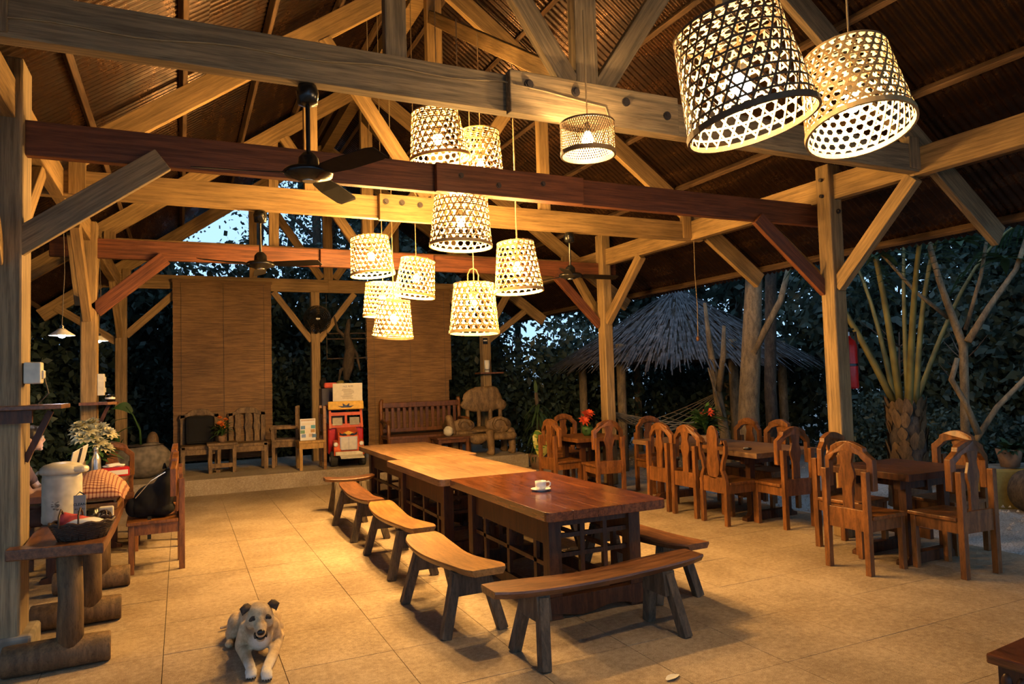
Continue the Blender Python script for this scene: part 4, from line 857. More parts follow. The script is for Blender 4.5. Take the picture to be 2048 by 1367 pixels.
# ---------------------------------------------------------------- dog
def furmat():
    m, nt, bs = newmat('dog_fur'); v = coords(nt); sp = N(nt, 'ShaderNodeSeparateXYZ'); nt.links.new(v, sp.inputs[0]); n = noise(nt, v, 120, 4, .8); n2 = noise(nt, v, 14, 5, .75)
    base = ramp(nt, n2, [(.35, (.42, .30, .17)), (.65, (.68, .54, .35))])
    # white chest, paws and blaze
    ad = N(nt, 'ShaderNodeMath', operation='MULTIPLY_ADD'); ad.inputs[1].default_value = -1.0; ad.inputs[2].default_value = 0.0; nt.links.new(sp.outputs[1], ad.inputs[0])
    wr = ramp(nt, sp.outputs[2], [(.045, (1, 1, 1)), (.085, (0, 0, 0))]); wy = ramp(nt, ad.outputs[0], [(.18, (0, 0, 0)), (.26, (1, 1, 1))])
    mm = N(nt, 'ShaderNodeMath', operation='MULTIPLY'); nt.links.new(wr.outputs[0], mm.inputs[0]); nt.links.new(wy.outputs[0], mm.inputs[1])
    mx = N(nt, 'ShaderNodeMix', data_type='RGBA'); ds = N(nt, 'ShaderNodeVectorMath', operation='DISTANCE'); ds.inputs[1].default_value = (0, -.14, .12); nt.links.new(v, ds.inputs[0]); cw = ramp(nt, ds.outputs['Value'], [(.035, (.8, .8, .8)), (.075, (0, 0, 0))]); mm2 = N(nt, 'ShaderNodeMath', operation='MAXIMUM'); nt.links.new(mm.outputs[0], mm2.inputs[0]); nt.links.new(cw.outputs[0], mm2.inputs[1]); nt.links.new(mm2.outputs[0], mx.inputs[0]); xa = N(nt, 'ShaderNodeMath', operation='ABSOLUTE'); nt.links.new(sp.outputs[0], xa.inputs[0]); cb = N(nt, 'ShaderNodeCombineXYZ'); nt.links.new(xa.outputs[0], cb.inputs[0]); nt.links.new(sp.outputs[1], cb.inputs[1]); nt.links.new(sp.outputs[2], cb.inputs[2])
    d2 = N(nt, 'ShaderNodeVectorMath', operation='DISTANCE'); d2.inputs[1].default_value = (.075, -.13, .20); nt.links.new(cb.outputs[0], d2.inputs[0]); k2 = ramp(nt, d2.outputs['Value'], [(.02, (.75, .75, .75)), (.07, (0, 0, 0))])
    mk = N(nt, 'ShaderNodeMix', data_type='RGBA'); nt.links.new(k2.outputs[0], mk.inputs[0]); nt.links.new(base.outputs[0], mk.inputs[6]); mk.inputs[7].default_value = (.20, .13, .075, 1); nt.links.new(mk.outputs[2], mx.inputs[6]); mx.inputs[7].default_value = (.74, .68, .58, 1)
    nt.links.new(mx.outputs[2], bs.inputs['Base Color']); bs.inputs['Roughness'].default_value = .9; bs.inputs['Specular IOR Level'].default_value = .15; bump(nt, bs, n, .8, .006); return m
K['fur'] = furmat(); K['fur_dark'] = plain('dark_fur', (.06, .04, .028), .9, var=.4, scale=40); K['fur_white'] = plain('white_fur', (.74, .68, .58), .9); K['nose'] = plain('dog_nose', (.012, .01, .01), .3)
t = thing('dog', 'cream dog with dark ears lying on the floor facing the camera', 'dog', (.42, 4.60, 0), -.06)
D = MB()
# trunk: deep chest tapering to the belly, haunches spread at the back
D.ell((0, .02, .155), (.098, .125, .125)); D.ell((-.005, .16, .145), (.10, .15, .115)); D.ell((-.015, .32, .125), (.105, .14, .105)); D.ell((-.02, .42, .11), (.11, .10, .10))
D.ell((-.12, .36, .085), (.065, .12, .085)); D.ell((.095, .38, .08), (.06, .12, .08))                      # thighs
capsule(D, (-.15, .30, .06), (-.155, .42, .035), .045, .032); capsule(D, (-.155, .42, .030), (-.165, .24, .022), .027, .024); D.ell((-.168, .215, .022), (.028, .045, .022))
capsule(D, (.12, .32, .05), (.13, .44, .03), .045, .032); capsule(D, (.13, .44, .03), (.135, .26, .022), .027, .024); D.ell((.137, .235, .022), (.028, .045, .022))
capsule(D, (-.02, .50, .07), (-.12, .60, .03), .03, .022); capsule(D, (-.12, .60, .03), (-.22, .56, .022), .022, .012)   # tail
# shoulders and forelegs: upper arm down to elbow on the floor, forearm stretched forward
for s, px, py in ((-1, -.055, -.335), (1, .025, -.395)):
    capsule(D, (s * .065, -.02, .17), (s * .098, .02, .075), .055, .042); capsule(D, (s * .098, .01, .065), (s * .075, -.13, .045), .040, .032); capsule(D, (s * .075, -.13, .045), (px, py + .06, .034), .032, .028)
    D.ell((px, py + .02, .028), (.034, .052, .027))
    for k in (-1, -.33, .33, 1): D.ell((px + k * .021, py - .022 + abs(k) * .008, .019), (.0105, .022, .016))
# neck and head
capsule(D, (0, -.05, .19), (.0, -.12, .245), .088, .072); D.ell((0, -.075, .14), (.078, .062, .088))
D.ell((0, -.165, .292), (.073, .080, .066)); D.ell((0, -.15, .322), (.058, .06, .040)); D.ell((-.046, -.18, .262), (.036, .05, .046)); D.ell((.046, -.18, .262), (.036, .05, .046))
D.ell((0, -.24, .246), (.038, .06, .036)); D.ell((0, -.285, .226), (.031, .036, .029)); D.ell((0, -.240, .178), (.027, .045, .015)); D.ell((0, -.20, .20), (.036, .05, .035)); D.ell((0, -.222, .285), (.026, .04, .022)); D.ell((0, -.19, .19), (.04, .05, .03))
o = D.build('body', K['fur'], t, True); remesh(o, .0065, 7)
for s in (-1, 1):   # folded ears
    b = Vector((s * .046, -.150, .338)); e = MB()
    pts = [b + Vector((-s * .010, -.012, -.004)), b + Vector((s * .016, .02, -.02)), b + Vector((s * .020, -.010, .022)), b + Vector((s * .040, .012, .012)), b + Vector((s * .058, -.022, .004)), b + Vector((s * .060, -.004, -.004)), b + Vector((s * .044, -.040, -.030)), b + Vector((s * .012, -.028, -.012))]
    e.add(pts, [(0, 1, 3, 2), (2, 3, 5, 4), (4, 5, 6), (2, 4, 6, 7), (0, 2, 7)]); e.add([p + Vector((0, .010, -.006)) for p in pts], [(2, 3, 1, 0), (4, 5, 3, 2), (6, 5, 4)])
    o = e.build('ear', K['fur_dark'], t, True, fix=False); o.modifiers.new('t', 'SOLIDIFY').thickness = .006
    MB().ell((s * .036, -.232, .288), (.011, .008, .0095), 12, 8).build('eye', K['nose'], t, True); MB().ell((s * .037, -.221, .292), (.030, .015, .013), 12, 8, Matrix.Rotation(s * .6, 3, 'Y')).build('eye_patch', K['fur_dark'], t, True)
    MB().ell((s * .030, -.255, .202), (.008, .036, .016), 10, 6).build('lip', K['fur_dark'], t, True)
MB().ell((0, -.314, .234), (.022, .014, .017), 12, 8).build('nose', K['nose'], t, True); MB().ell((0, -.268, .195), (.026, .036, .013), 12, 8).build('mouth', K['nose'], t, True)
for px, py in ((-.055, -.335), (.025, -.395)):
    for k in (-1, -.33, .33, 1): MB().ell((px + k * .021, py - .044 + abs(k) * .008, .012), (.004, .007, .005), 8, 6).build('claw', K['nose'], t, True)
# fallen leaf on the floor
t = thing('fallen_leaf', 'dry pale leaf lying on the floor at the front', 'leaf', (2.36, 3.14, .004), .3); lf = MB(); blade_leaf(lf, (-.05, 0, .004), (1, 0, 0), .11, .05, .02); lf.build('leaf_blade', K['paper'], t, True, fix=False)
# ---------------------------------------------------------------- platform furniture
def armchair(label, c, z, s=1.0, mat=K['carved']):
    t = thing('carved_armchair', label, 'armchair', (c[0], c[1], z), 0)
    def q(*a): return [v * s for v in a]
    MB().bb(*q(-.26, .26, -.25, .22, .36, .41)).build('seat', mat, t, bevel=.006); MB().bb(*q(-.25, .25, -.24, -.21, .28, .36)).build('apron', mat, t)
    for sx in (-1, 1):
        MB().bb(*q(sx * .24 - .03, sx * .24 + .03, -.25, -.19, 0, .40)).build('front_leg', mat, t); MB().bb(*q(sx * .24 - .03, sx * .24 + .03, .18, .24, 0, .86)).build('back_post', mat, t)
    pts = [(-.29, .80), (-.27, .87), (-.18, .88), (-.12, .93), (0, .95), (.12, .93), (.18, .88), (.27, .87), (.29, .80), (.2, .82), (.1, .85), (-.1, .85), (-.2, .82)]
    MB().prism([tuple(q(*p)) for p in pts], .18 * s, .235 * s).build('crest_rail', mat, t, bevel=.005)
    for x in (-.13, .02, .15):
        pr = [(.05, .41), (.045, .55), (.07, .64), (.05, .72), (.06, .86)]; MB().prism([((x + a * .8) * s, b * s) for a, b in pr] + [((x - a * .8) * s, b * s) for a, b in reversed(pr)], .195 * s, .22 * s).build('splat', mat, t)
    return t
armchair('carved armchair with black cushion before the first bamboo screen', (.28, 12.72), PZ, 1.08); armchair('carved armchair with pierced back right of the orange flowers', (1.02, 12.74), PZ, 1.08)
o = MB().box((0, 0, 0), (.44, .12, .46)).build('black_cushion', K['blackmat'], None, bevel=.05); o.location = (.28, 12.80, PZ + .68); o.rotation_euler = (-.08, 0, 0); tag(o, 'black cushion leaning on the left carved armchair', 'cushion')
t = thing('small_stand', 'low wooden stand under the orange flowers', 'stand', (.60, 12.52, PZ))
MB().box((0, 0, .46), (.46, .40, .04)).build('top', K['carved'], t, bevel=.005)
for sx in (-1, 1):
    for sy in (-1, 1): MB().box((sx * .18, sy * .15, .22), (.055, .055, .44)).build('leg', K['carved'], t)
    MB().box((sx * .18, 0, .10), (.04, .3, .06)).build('stretcher', K['carved'], t)
MB().box((0, -.16, .12), (.32, .03, .07)).build('stretcher', K['carved'], t); MB().box((0, -.165, .41), (.34, .03, .07)).build('apron', K['carved'], t); MB().box((-.05, -.16, .26), (.05, .02, .24)).build('bar', K['carved'], t)
def plain_chair(name, label, c, z, rz, mat, mat2=None, arms=False):
    t = thing(name, label, 'chair', (c[0], c[1], z), rz)
    MB().bb(-.22, .22, -.22, .2, .43, .47).build('seat', mat, t, bevel=.005); MB().bb(-.2, .2, -.205, -.185, .34, .43).bb(-.205, -.185, -.2, .2, .34, .43).bb(.185, .205, -.2, .2, .34, .43).build('apron', mat, t)
    for s in (-1, 1):
        MB().bb(s * .19 - .026, s * .19 + .026, -.215, -.165, 0, .44).build('front_leg', mat, t); MB().bb(s * .19 - .026, s * .19 + .026, .165, .215, 0, 1.02).build('back_post', mat2 or mat, t, bevel=.006)
        if arms: MB().bb(s * .21 - .035, s * .21 + .035, -.24, .2, .64, .69).build('arm', mat, t, bevel=.012); MB().bb(s * .21 - .025, s * .21 + .025, -.22, -.17, .46, .65).build('arm_post', mat, t)
    for zz, hh in ((.93, .10), (.56, .06)): MB().bb(-.17, .17, .175, .205, zz - hh / 2, zz + hh / 2).build('back_rail', mat2 or mat, t)
    for x in (-.09, 0, .09): MB().bb(x - .018, x + .018, .18, .2, .57, .90).build('back_slat', mat2 or mat, t)
    return t
plain_chair('side_chair', 'yellow wooden chair carrying the leaflet board on the platform', (1.93, 12.0), PZ, -PI / 2, K['yellow_wood'], K['bench_gold'])
t = plain_chair('side_chair', 'brown wooden armchair behind the yellow chair', (1.62, 12.62), PZ, -PI / 2 - .2, K['carved'], arms=True)
t = thing('leaflet_board', 'white leaflet board with coloured pictures on the yellow chair', 'sign', (1.87, 11.92, PZ + .47), .1)
MB().box((0, 0, .175), (.25, .02, .35)).build('board', K['white'], t, bevel=.003); cols = [(.12, .25, .45), (.10, .35, .45), (.45, .28, .12), (.15, .3, .2), (.2, .3, .55), (.5, .4, .3)]
pm = [plain('print_%d' % i, c, .6) for i, c in enumerate(cols)]
MB().box((0, -.0105, .325), (.22, .002, .025)).build('print', pm[5], t); MB().box((0, -.0105, .265), (.20, .002, .04)).build('print', K['paper'], t)
for i, (x, z) in enumerate(((-.08, .21), (.085, .215), (.08, .15), (-.085, .14), (-.07, .075), (.05, .08), (.10, .07))): MB().box((x, -.0105, z), (.07, .002, .055)).build('print', pm[i % 6], t)
MB().box((0, -.0112, .16), (.085, .002, .09)).build('print', K['paper'], t)
# toy jeepney
t = thing('jeepney_model', 'orange and red model jeepney with silver grille on the platform', 'model car', (2.56, 12.28, PZ), -.10); t.scale = (1.1, 1.1, 1.1)
MB().bb(-.27, .27, -.02, .75, .16, .62).build('rear_body', K['red'], t, bevel=.02); MB().bb(-.27, .27, -.06, .75, .86, .92).build('roof', K['orange'], t, bevel=.015)
MB().prism([(-.38, .22), (-.38, .46), (-.30, .52), (-.04, .58), (-.04, .22)], -.155, .155, 'yz').build('hood', K['orange'], t, bevel=.02)
MB().bb(-.13, .13, -.405, -.37, .25, .45).build('grille_frame', K['steel'], t, bevel=.004)
for x in (-.06, .06): MB().bb(x - .052, x + .052, -.411, -.402, .262, .438).build('grille_panel', K['paper'], t)
for x in [-.105 + .0175 * k for k in range(13)]: MB().bb(x - .002, x + .002, -.414, -.41, .265, .435).build('grille_bar', K['steel'], t)
for s in (-1, 1):
    MB().prism([(-.40, .17), (-.41, .26), (-.36, .37), (-.26, .40), (-.14, .33), (-.08, .18), (-.14, .18), (-.2, .28), (-.28, .31), (-.34, .25), (-.35, .17)], s * .17 - .05, s * .17 + .06 * 1, 'yz').build('fender', K['orange'], t, bevel=.012)
    for y in (-.26, .52):
        w = MB().tube([(s * .155, y, .115), (s * .265, y, .115)], .115, 22).build('wheel', K['rubber'], t, bevel=.02); MB().tube([(s * .262, y, .115), (s * .272, y, .115)], .05, 14).build('hub_cap', K['steel'], t)
    MB().bar((s * .24, -.08, .56), (s * .235, .02, .90), .035, .04).build('windscreen_post', K['orange'], t); MB().box((s * .13, -.065, .665), (.15, .012, .12), Matrix.Rotation(-.28, 3, 'X')).build('windscreen_pane', plain('pane_%d' % s, (.30, .28, .24), .2), t)
    MB().ell((s * .19, -.40, .34), (.035, .02, .035), 12, 8).build('headlight', K['white'], t, True); MB().bb(s * .275 - .006, s * .275 + .006, .10, .72, .64, .84).build('side_opening', K['black'], t)
MB().box((0, -.06, .60), (.50, .03, .06)).build('cowl', K['orange'], t); MB().box((0, -.03, .78), (.50, .03, .05)).build('windscreen_rail', K['orange'], t); MB().box((0, -.055, .70), (.035, .02, .16)).build('windscreen_divider', K['orange'], t)
MB().box((0, -.07, .91), (.54, .06, .13), Matrix.Rotation(-.2, 3, 'X')).build('visor', K['yellow'], t, bevel=.01)
sp = [(.0 + (.11 if k % 2 else .055) * math.cos(PI * k / 8) * 1.2, .88 + (.07 if k % 2 else .03) * math.sin(PI * k / 8)) for k in range(9)]
MB().prism(sp, -.118, -.112).build('visor_motif', K['black'], t)
for s in (-1, 1): MB().prism([(s * .02, .47), (s * .05, .50), (s * .09, .49), (s * .13, .515), (s * .125, .48), (s * .08, .465)], -.385, -.33).build('hood_flame', K['black'], t)
MB().prism([(-.08, .50), (0, .475), (.08, .50), (0, .535)], -.375, -.30).build('hood_motif', K['yellow'], t)
MB().box((0, -.43, .205), (.40, .05, .055)).build('bumper', K['cream'], t, bevel=.006); MB().box((.03, -.54, .165), (.34, .20, .018), Matrix.Rotation(.12, 3, 'X')).build('front_plate', K['cream'], t, bevel=.004)
MB().bb(-.20, .20, -.35, .72, .12, .18).build('chassis', K['black'], t)
# wifi notice on a dark blue cabinet
t = thing('blue_cabinet', 'dark blue cabinet behind the model jeepney', 'cabinet', (2.42, 13.0 - .02, PZ)); MB().bb(-.16, .26, -.16, .14, 0, 1.30).build('cabinet_body', plain('navy', (.035, .035, .075), .5), t, bevel=.01); MB().bb(-.14, .24, -.168, -.158, .05, 1.25).build('door', plain('navy2', (.045, .045, .09), .5), t)
t = thing('wifi_notice', 'white notice board reading free wifi above the model jeepney', 'sign', (2.60, 12.26, PZ + 1.04), -.1)
MB().box((0, 0, .17), (.50, .02, .34)).build('board', K['paper'], t, bevel=.003); textmesh('lettering', 'FREE WIFI', .042, K['black'], t, (0, -.0108, .285), (PI / 2, 0, 0))
for k in range(9): MB().box((random.uniform(-.02, .02), -.0108, .235 - k * .019), (random.uniform(.14, .22), .001, .006)).build('text_line', K['stone'], t)
o = MB().box((0, 0, .05), (.24, .14, .10)).build('red_pouch', plain('coral', (.75, .12, .08), .7), None, bevel=.03); o.location = (2.44, 12.95, PZ + 1.30); tag(o, 'red pouch on top of the blue cabinet', 'pouch')
o = MB().ell((0, 0, .07), (.08, .07, .075), 16, 10).build('olive_gourd', plain('olive', (.16, .13, .03), .6), None, True); o.location = (2.61, 12.90, PZ + 1.298); tag(o, 'olive round gourd on the blue cabinet', 'gourd')
o = blob('folded_hat', 'dark hat behind the red pouch on the blue cabinet', 'hat', (2.33, 13.03, PZ + 1.30), (.06, .06, .09), K['blackmat'], 2, .1)
# slat-back settee
t = thing('settee', 'wooden settee with slatted back before the second bamboo screen', 'settee', (4.08, 12.55, PZ))
m = K['chair_dark']; MB().bb(-.78, .78, -.28, .24, .36, .41).build('seat', m, t, bevel=.006); MB().bb(-.76, .76, -.27, -.24, .2, .36).build('apron', m, t); MB().bb(-.74, .74, .2, .26, .90, 1.0).build('top_rail', m, t, bevel=.01); MB().bb(-.74, .74, .21, .25, .46, .52).build('back_rail', m, t)
for k in range(13): MB().bb(-.66 + .11 * k - .028, -.66 + .11 * k + .028, .22, .24, .5, .92).build('back_slat', m, t)
for s in (-1, 1):
    MB().tube([(s * .76, .25, 0), (s * .76, .25, .8), (s * .76, .26, 1.0), (s * .74, .24, 1.06)], [.035, .035, .04, .03], 10).build('back_post', K['chair'], t, True); MB().tube([(s * .76, -.25, 0), (s * .76, -.25, .60), (s * .76, -.22, .66), (s * .76, .0, .67), (s * .76, .24, .66)], .032, 10).build('arm', K['chair'], t, True)
t = thing('side_table', 'small low table with a pale pot before the settee', 'table', (4.35, 11.98, PZ)); MB().box((0, 0, .36), (.62, .42, .035)).build('top', m, t, bevel=.004); MB().bb(-.27, .27, -.18, .18, .28, .345).build('apron', m, t)
for sx in (-1, 1):
    for sy in (-1, 1): MB().box((sx * .26, sy * .17, .17), (.05, .05, .34)).build('leg', m, t)
o = blob('pale_pot', 'round pale pot on the small low table', 'pot', (4.32, 11.98, PZ + .377), (.09, .09, .09), K['stone'], 4, .05); o.data.materials[0] = K['cream']
# carved root sofa
t = thing('root_sofa', 'carved root-wood sofa with fan back at the far right', 'sofa', (5.02, 12.25, PZ), -.12); t.scale = (1.12, 1.12, 1.1)
def lump(name, parts, vox=.02):
    mb = MB()
    for p in parts:
        if len(p) == 2: mb.ell(p[0], p[1], 12, 8)
        else: capsule(mb, p[0], p[1], p[2], p[3])
    o = mb.build(name, K['carved'], t, True); return remesh(o, vox, 2)
lump('seat', [((0, 0, .40), (.55, .28, .06)), ((-.3, -.15, .38), (.25, .15, .06)), ((.35, .05, .40), (.25, .22, .07))])
lump('apron', [((-.5, -.26, .30), (.5, -.28, .30), .06, .07), ((-.1, -.29, .26), (.14, .05, .08))])
for x, y in ((-.48, -.2), (.10, -.30), (.5, -.18), (-.45, .2), (.48, .2)): lump('leg', [((x, y, .36), (x + .02, y - .02, .04), .075, .055), ((x, y, .04), (.07, .07, .04))])
for x0, z0, r in ((-.32, .50, .12), (.28, .48, .15)):
    o = MB().tube([(x0 + (r - .012 * i) * math.cos(i * .7), -.26 + .004 * i, z0 + (r - .012 * i) * math.sin(i * .7)) for i in range(11)], [.035 - .002 * i for i in range(11)], 8).build('scroll_carving', K['carved'], t, True)
    lump('arm_panel', [((x0, -.2, z0), (r + .08, .05, r))])
lump('left_arm', [((-.52, .2, .45), (-.55, -.2, .62), .06, .07), ((-.55, -.2, .62), (-.5, -.25, .40), .07, .06)])
lump('back_panel', [((.15, .28, .92), (.36, .06, .22)), ((.15, .28, .82), (.40, .05, .14)), ((.30, .27, 1.04), (.16, .05, .10)), ((.48, .26, .80), (.10, .05, .10))])
for x in (-.12, .08, .28, .46): lump('back_leg', [((x, .27, .72), (x, .26, .42), .04, .04)])
# stone planter with a young palm
t = thing('stone_planter', 'rough stone planter with a young palm shoot by the far left post', 'planter', (-.55, 12.45, PZ))
mb = MB().ell((0, 0, .30), (.40, .26, .30), 18, 10); mb.v = [(x * (1 + .08 * math.sin(7 * z + 5 * y)), y * (1 + .1 * math.sin(9 * x)), min(z, .52 + .03 * math.sin(9 * x))) for x, y, z in mb.v]; mb.build('trough', K['stone'], t, True); MB().lathe([(0, .505), (.3, .505), (.3, .515), (0, .525)], 18, (0, 0, 0), 1, .7).build('soil', plain('soil', (.05, .035, .025), .95), t)
mb = MB().ell((.14, .12, .55), (.09, .08, .16), 12, 8); mb.v = [(x + .15 * (z - .55) ** 2, y, z) for x, y, z in mb.v]; mb.build('rock', K['carved'], t, True)
MB().tube([(-.02, 0, .5), (-.03, -.02, .75), (-.12, -.04, .98), (-.22, -.05, 1.12)], [.02, .016, .011, .008], 8).build('stem', K['leaf2'], t, True)
lf = MB(); blade_leaf(lf, (-.14, -.04, 1.02), (-.62, -.1, .75), .50, .17, .75, 9, Vector((.35, -1, .25))); blade_leaf(lf, (-.10, -.03, .92), (-1, -.1, .25), .48, .06, .5, 8); blade_leaf(lf, (-.05, 0, .8), (-.8, -.4, .15), .5, .05, .7, 8)
for k in range(8): blade_leaf(lf, (-.32, -.1, .48), (random.uniform(-.5, .4), random.uniform(-.4, .3), 1), random.uniform(.2, .34), .05, .2)
lf.build('leaves', K['leaf2'], t, True, fix=False)
# pot plant with moss pole and variegated leaf
t = thing('climbing_plant', 'drooping climbing plant with one big variegated leaf by the root sofa', 'plant', (5.80, 11.35, 0))
MB().lathe([(0, 0), (.14, 0), (.19, .26), (.17, .26), (.13, .22), (0, .22)], 20).build('pot', K['clay'], t, True); MB().tube([(0, 0, .2), (.01, 0, .7), (-.02, .0, 1.35)], [.05, .045, .03], 10).build('moss_pole', K['bark'], t, True)
lf = MB(); rd = random.Random(5)
for k in range(120):
    a = rd.uniform(0, 6.28); z = rd.uniform(.35, 1.15); blade_leaf(lf, (.03 * math.cos(a), .03 * math.sin(a), z), (math.cos(a), math.sin(a), rd.uniform(-.6, .5)), rd.uniform(.16, .36), rd.uniform(.03, .055), .8)
blade_leaf(lf, (-.02, 0, 1.3), (-.1, -.1, 1), .3, .07, .05); lf.build('leaves', K['leaf3'], t, True, fix=False)
def varieg():
    m, nt, bs = newmat('variegated_leaf'); n = noise(nt, coords(nt, (3, 3, 9)), 2.2, 1); r = ramp(nt, n, [(.47, (.12, .24, .03)), (.52, (.62, .55, .12))]); nt.links.new(r.outputs[0], bs.inputs['Base Color']); bs.inputs['Roughness'].default_value = .35; return m
hl = [(0, 0), (.10, .07), (.19, .05), (.22, -.06), (.18, -.20), (.09, -.33), (0, -.43), (-.09, -.33), (-.18, -.20), (-.22, -.06), (-.19, .05), (-.10, .07)]
hb = MB(); hb.v = [(x, -.25 - .25 * x * x + .1 * z, .62 + z) for x, z in hl] + [(0, -.22, .42)]; hb.f = [(i, (i + 1) % 12, 12) for i in range(12)]
o = hb.build('big_leaf', varieg(), t, True, fix=False); o.location = (-.18, .0, .0); o.rotation_euler = (0, .25, 0); o.modifiers.new('t', 'SOLIDIFY').thickness = .003; MB().tube([(0, 0, .8), (-.1, -.15, .75), (-.12, -.24, .62)], .008, 6).build('leaf_stalk', K['leaf2'], t)
# driftwood hanging on the end wall
t = thing('driftwood_hanging', 'twisted driftwood piece with hanging rungs beside the caged fan', 'ornament', (2.78, 13.12, 1.55)); K['drift'] = K['log']
MB().tube([(.05, 0, 1.25), (.0, -.02, .95), (.06, 0, .7), (.02, 0, .4), (-.02, 0, .12)], [.03, .06, .09, .11, .05], 10).build('trunk_piece', K['bark'], t, True)
for a in ([(.0, 0, .9), (-.16, 0, 1.05), (-.22, 0, 1.3)], [(.05, 0, .8), (.18, 0, .6), (.24, 0, .3)], [(.02, 0, .4), (-.12, 0, .3), (-.16, 0, .08)]): MB().tube(a, [.04, .03, .015], 8).build('branch', K['bark'], t, True)
for z in (.52, .88, .98): MB().tube([(-.36, -.02, z), (.36, -.02, z + .01)], .012, 6).build('rung', K['bark'], t)
for x in (-.36, .36): MB().tube([(x, 0, .5), (x, 0, 1.7)], .005, 5).build('cord', K['wire'], t)
# fire extinguisher on the right post
t = thing('fire_extinguisher', 'red fire extinguisher hung on the right timber post', 'fire extinguisher', (6.0, 4.93, 1.42)); MB().lathe([(0, 0), (.075, .0), (.08, .02), (.08, .42), (.065, .47), (.03, .50), (.025, .52)], 24).build('cylinder', K['red'], t, True); MB().tube([(0, 0, .51), (0, 0, .56)], .02, 10).build('valve', K['steel'], t); MB().bar((-.04, 0, .57), (.08, 0, .59), .02, .015).build('lever', K['black'], t)
MB().tube([(.03, 0, .54), (.11, 0, .56), (.13, 0, .40), (.12, 0, .15), (.09, 0, .08)], .012, 8).build('hose', K['rubber'], t, True); MB().lathe([(.0805, .22), (.0815, .225), (.0815, .24), (.0805, .245)], 24).build('band', K['black'], t); MB().bar((-.09, 0, .46), (-.0, 0, .46), .03, .02).build('hook', K['steel'], t)
# carved chest cut by the frame at the lower right
t = thing('carved_chest', 'dark carved wooden bench corner at the lower right edge', 'bench', (3.50, 1.655, 0), .10)
MB().bb(-.55, .55, -.22, .24, .42, .46).build('seat', K['table_top'], t, bevel=.008); MB().bb(-.52, .52, -.19, .21, .30, .42).build('apron', K['table_base'], t)
for sx in (-1, 1):
    for sy in (-1, 1): MB().lathe([(.05, 0), (.06, .04), (.035, .08), (.055, .14), (.03, .20), (.05, .26), (.05, .31)], 14, (sx * .46, .01 + sy * .15, 0)).build('turned_leg', K['table_base'], t, True)
for k in range(7): MB().ell((-.515, -.15 + k * .055, .355), (.018, .024, .04), 10, 6).build('carved_boss', K['table_base'], t, True)
# hammock
t = thing('hammock', 'net hammock slung from the right post to a tree outside', 'hammock', (5.9, 9.1, 1.02)); hm = MB()
A, B_ = Vector((0, 0, .05)), Vector((3.2, 1.2, .25))
for k in range(9):
    v = (k - 4) / 4
    hm.tube([A.lerp(B_, u) + Vector((-.35 * v * math.sin(PI * u), .9 * v * math.sin(PI * u) * .35, -.5 * math.sin(PI * u) + .14 * abs(v) * math.sin(PI * u))) for u in [i / 14 for i in range(15)]], .008, 5)
for i in range(2, 13):
    u = i / 14; hm.tube([A.lerp(B_, u) + Vector((-.35 * v * math.sin(PI * u), .9 * v * math.sin(PI * u) * .35, -.5 * math.sin(PI * u) + .14 * abs(v) * math.sin(PI * u))) for v in (-1, -.5, 0, .5, 1)], .006, 4)
tag(hm.build('net', K['cord'], t, fix=False), kind='stuff'); MB().tube([(0, 0, .05), (-.06, -.08, .06), (-.12, .0, .05)], .01, 6).build('rope', K['cord'], t)

t = thing('hanging_cord', 'thin pull cord dangling below the right end of the golden truss', 'cord', (5.84, 6.98, 2.06)); MB().tube([(0, 0, 0), (.012, 0, .4), (-.006, 0, .8), (0, 0, 1.22)], .004, 5).build('string', K['cord'], t); MB().lathe([(0, -.05), (.02, -.04), (.022, 0), (.008, .015), (0, .015)], 10).build('knob', K['chair_dark'], t, True)
# ---------------------------------------------------------------- vegetation
def leaf_cloud(name, blobs, n, size, seed, mat, flat=.5):
    g = np.random.default_rng(seed); vol = np.array([b[1][0] * b[1][1] * b[1][2] for b in blobs]); pick = g.choice(len(blobs), n, p=vol / vol.sum())
    c = np.array([b[0] for b in blobs], float)[pick]; r = np.array([b[1] for b in blobs], float)[pick]
    d = g.normal(size=(n, 3)); d /= np.linalg.norm(d, axis=1)[:, None]; p = c + d * r * (g.random(n) ** .45)[:, None]
    a = g.normal(size=(n, 3)); a[:, 2] -= .5; a /= np.linalg.norm(a, axis=1)[:, None]; b = np.cross(a, g.normal(size=(n, 3))); b /= np.linalg.norm(b, axis=1)[:, None]
    L = (size * g.uniform(.6, 1.3, n))[:, None]; w = L * .28
    v = np.stack([p, p + a * L * .5 + b * w, p + a * L, p + a * L * .5 - b * w], 1).reshape(-1, 3)
    me = bpy.data.meshes.new(name); me.vertices.add(4 * n); me.vertices.foreach_set('co', v.ravel().astype(np.float32)); me.loops.add(4 * n); me.loops.foreach_set('vertex_index', np.arange(4 * n, dtype=np.int32))
    me.polygons.add(n); me.polygons.foreach_set('loop_start', np.arange(0, 4 * n, 4, dtype=np.int32)); me.update(calc_edges=True); me.materials.append(mat); return me
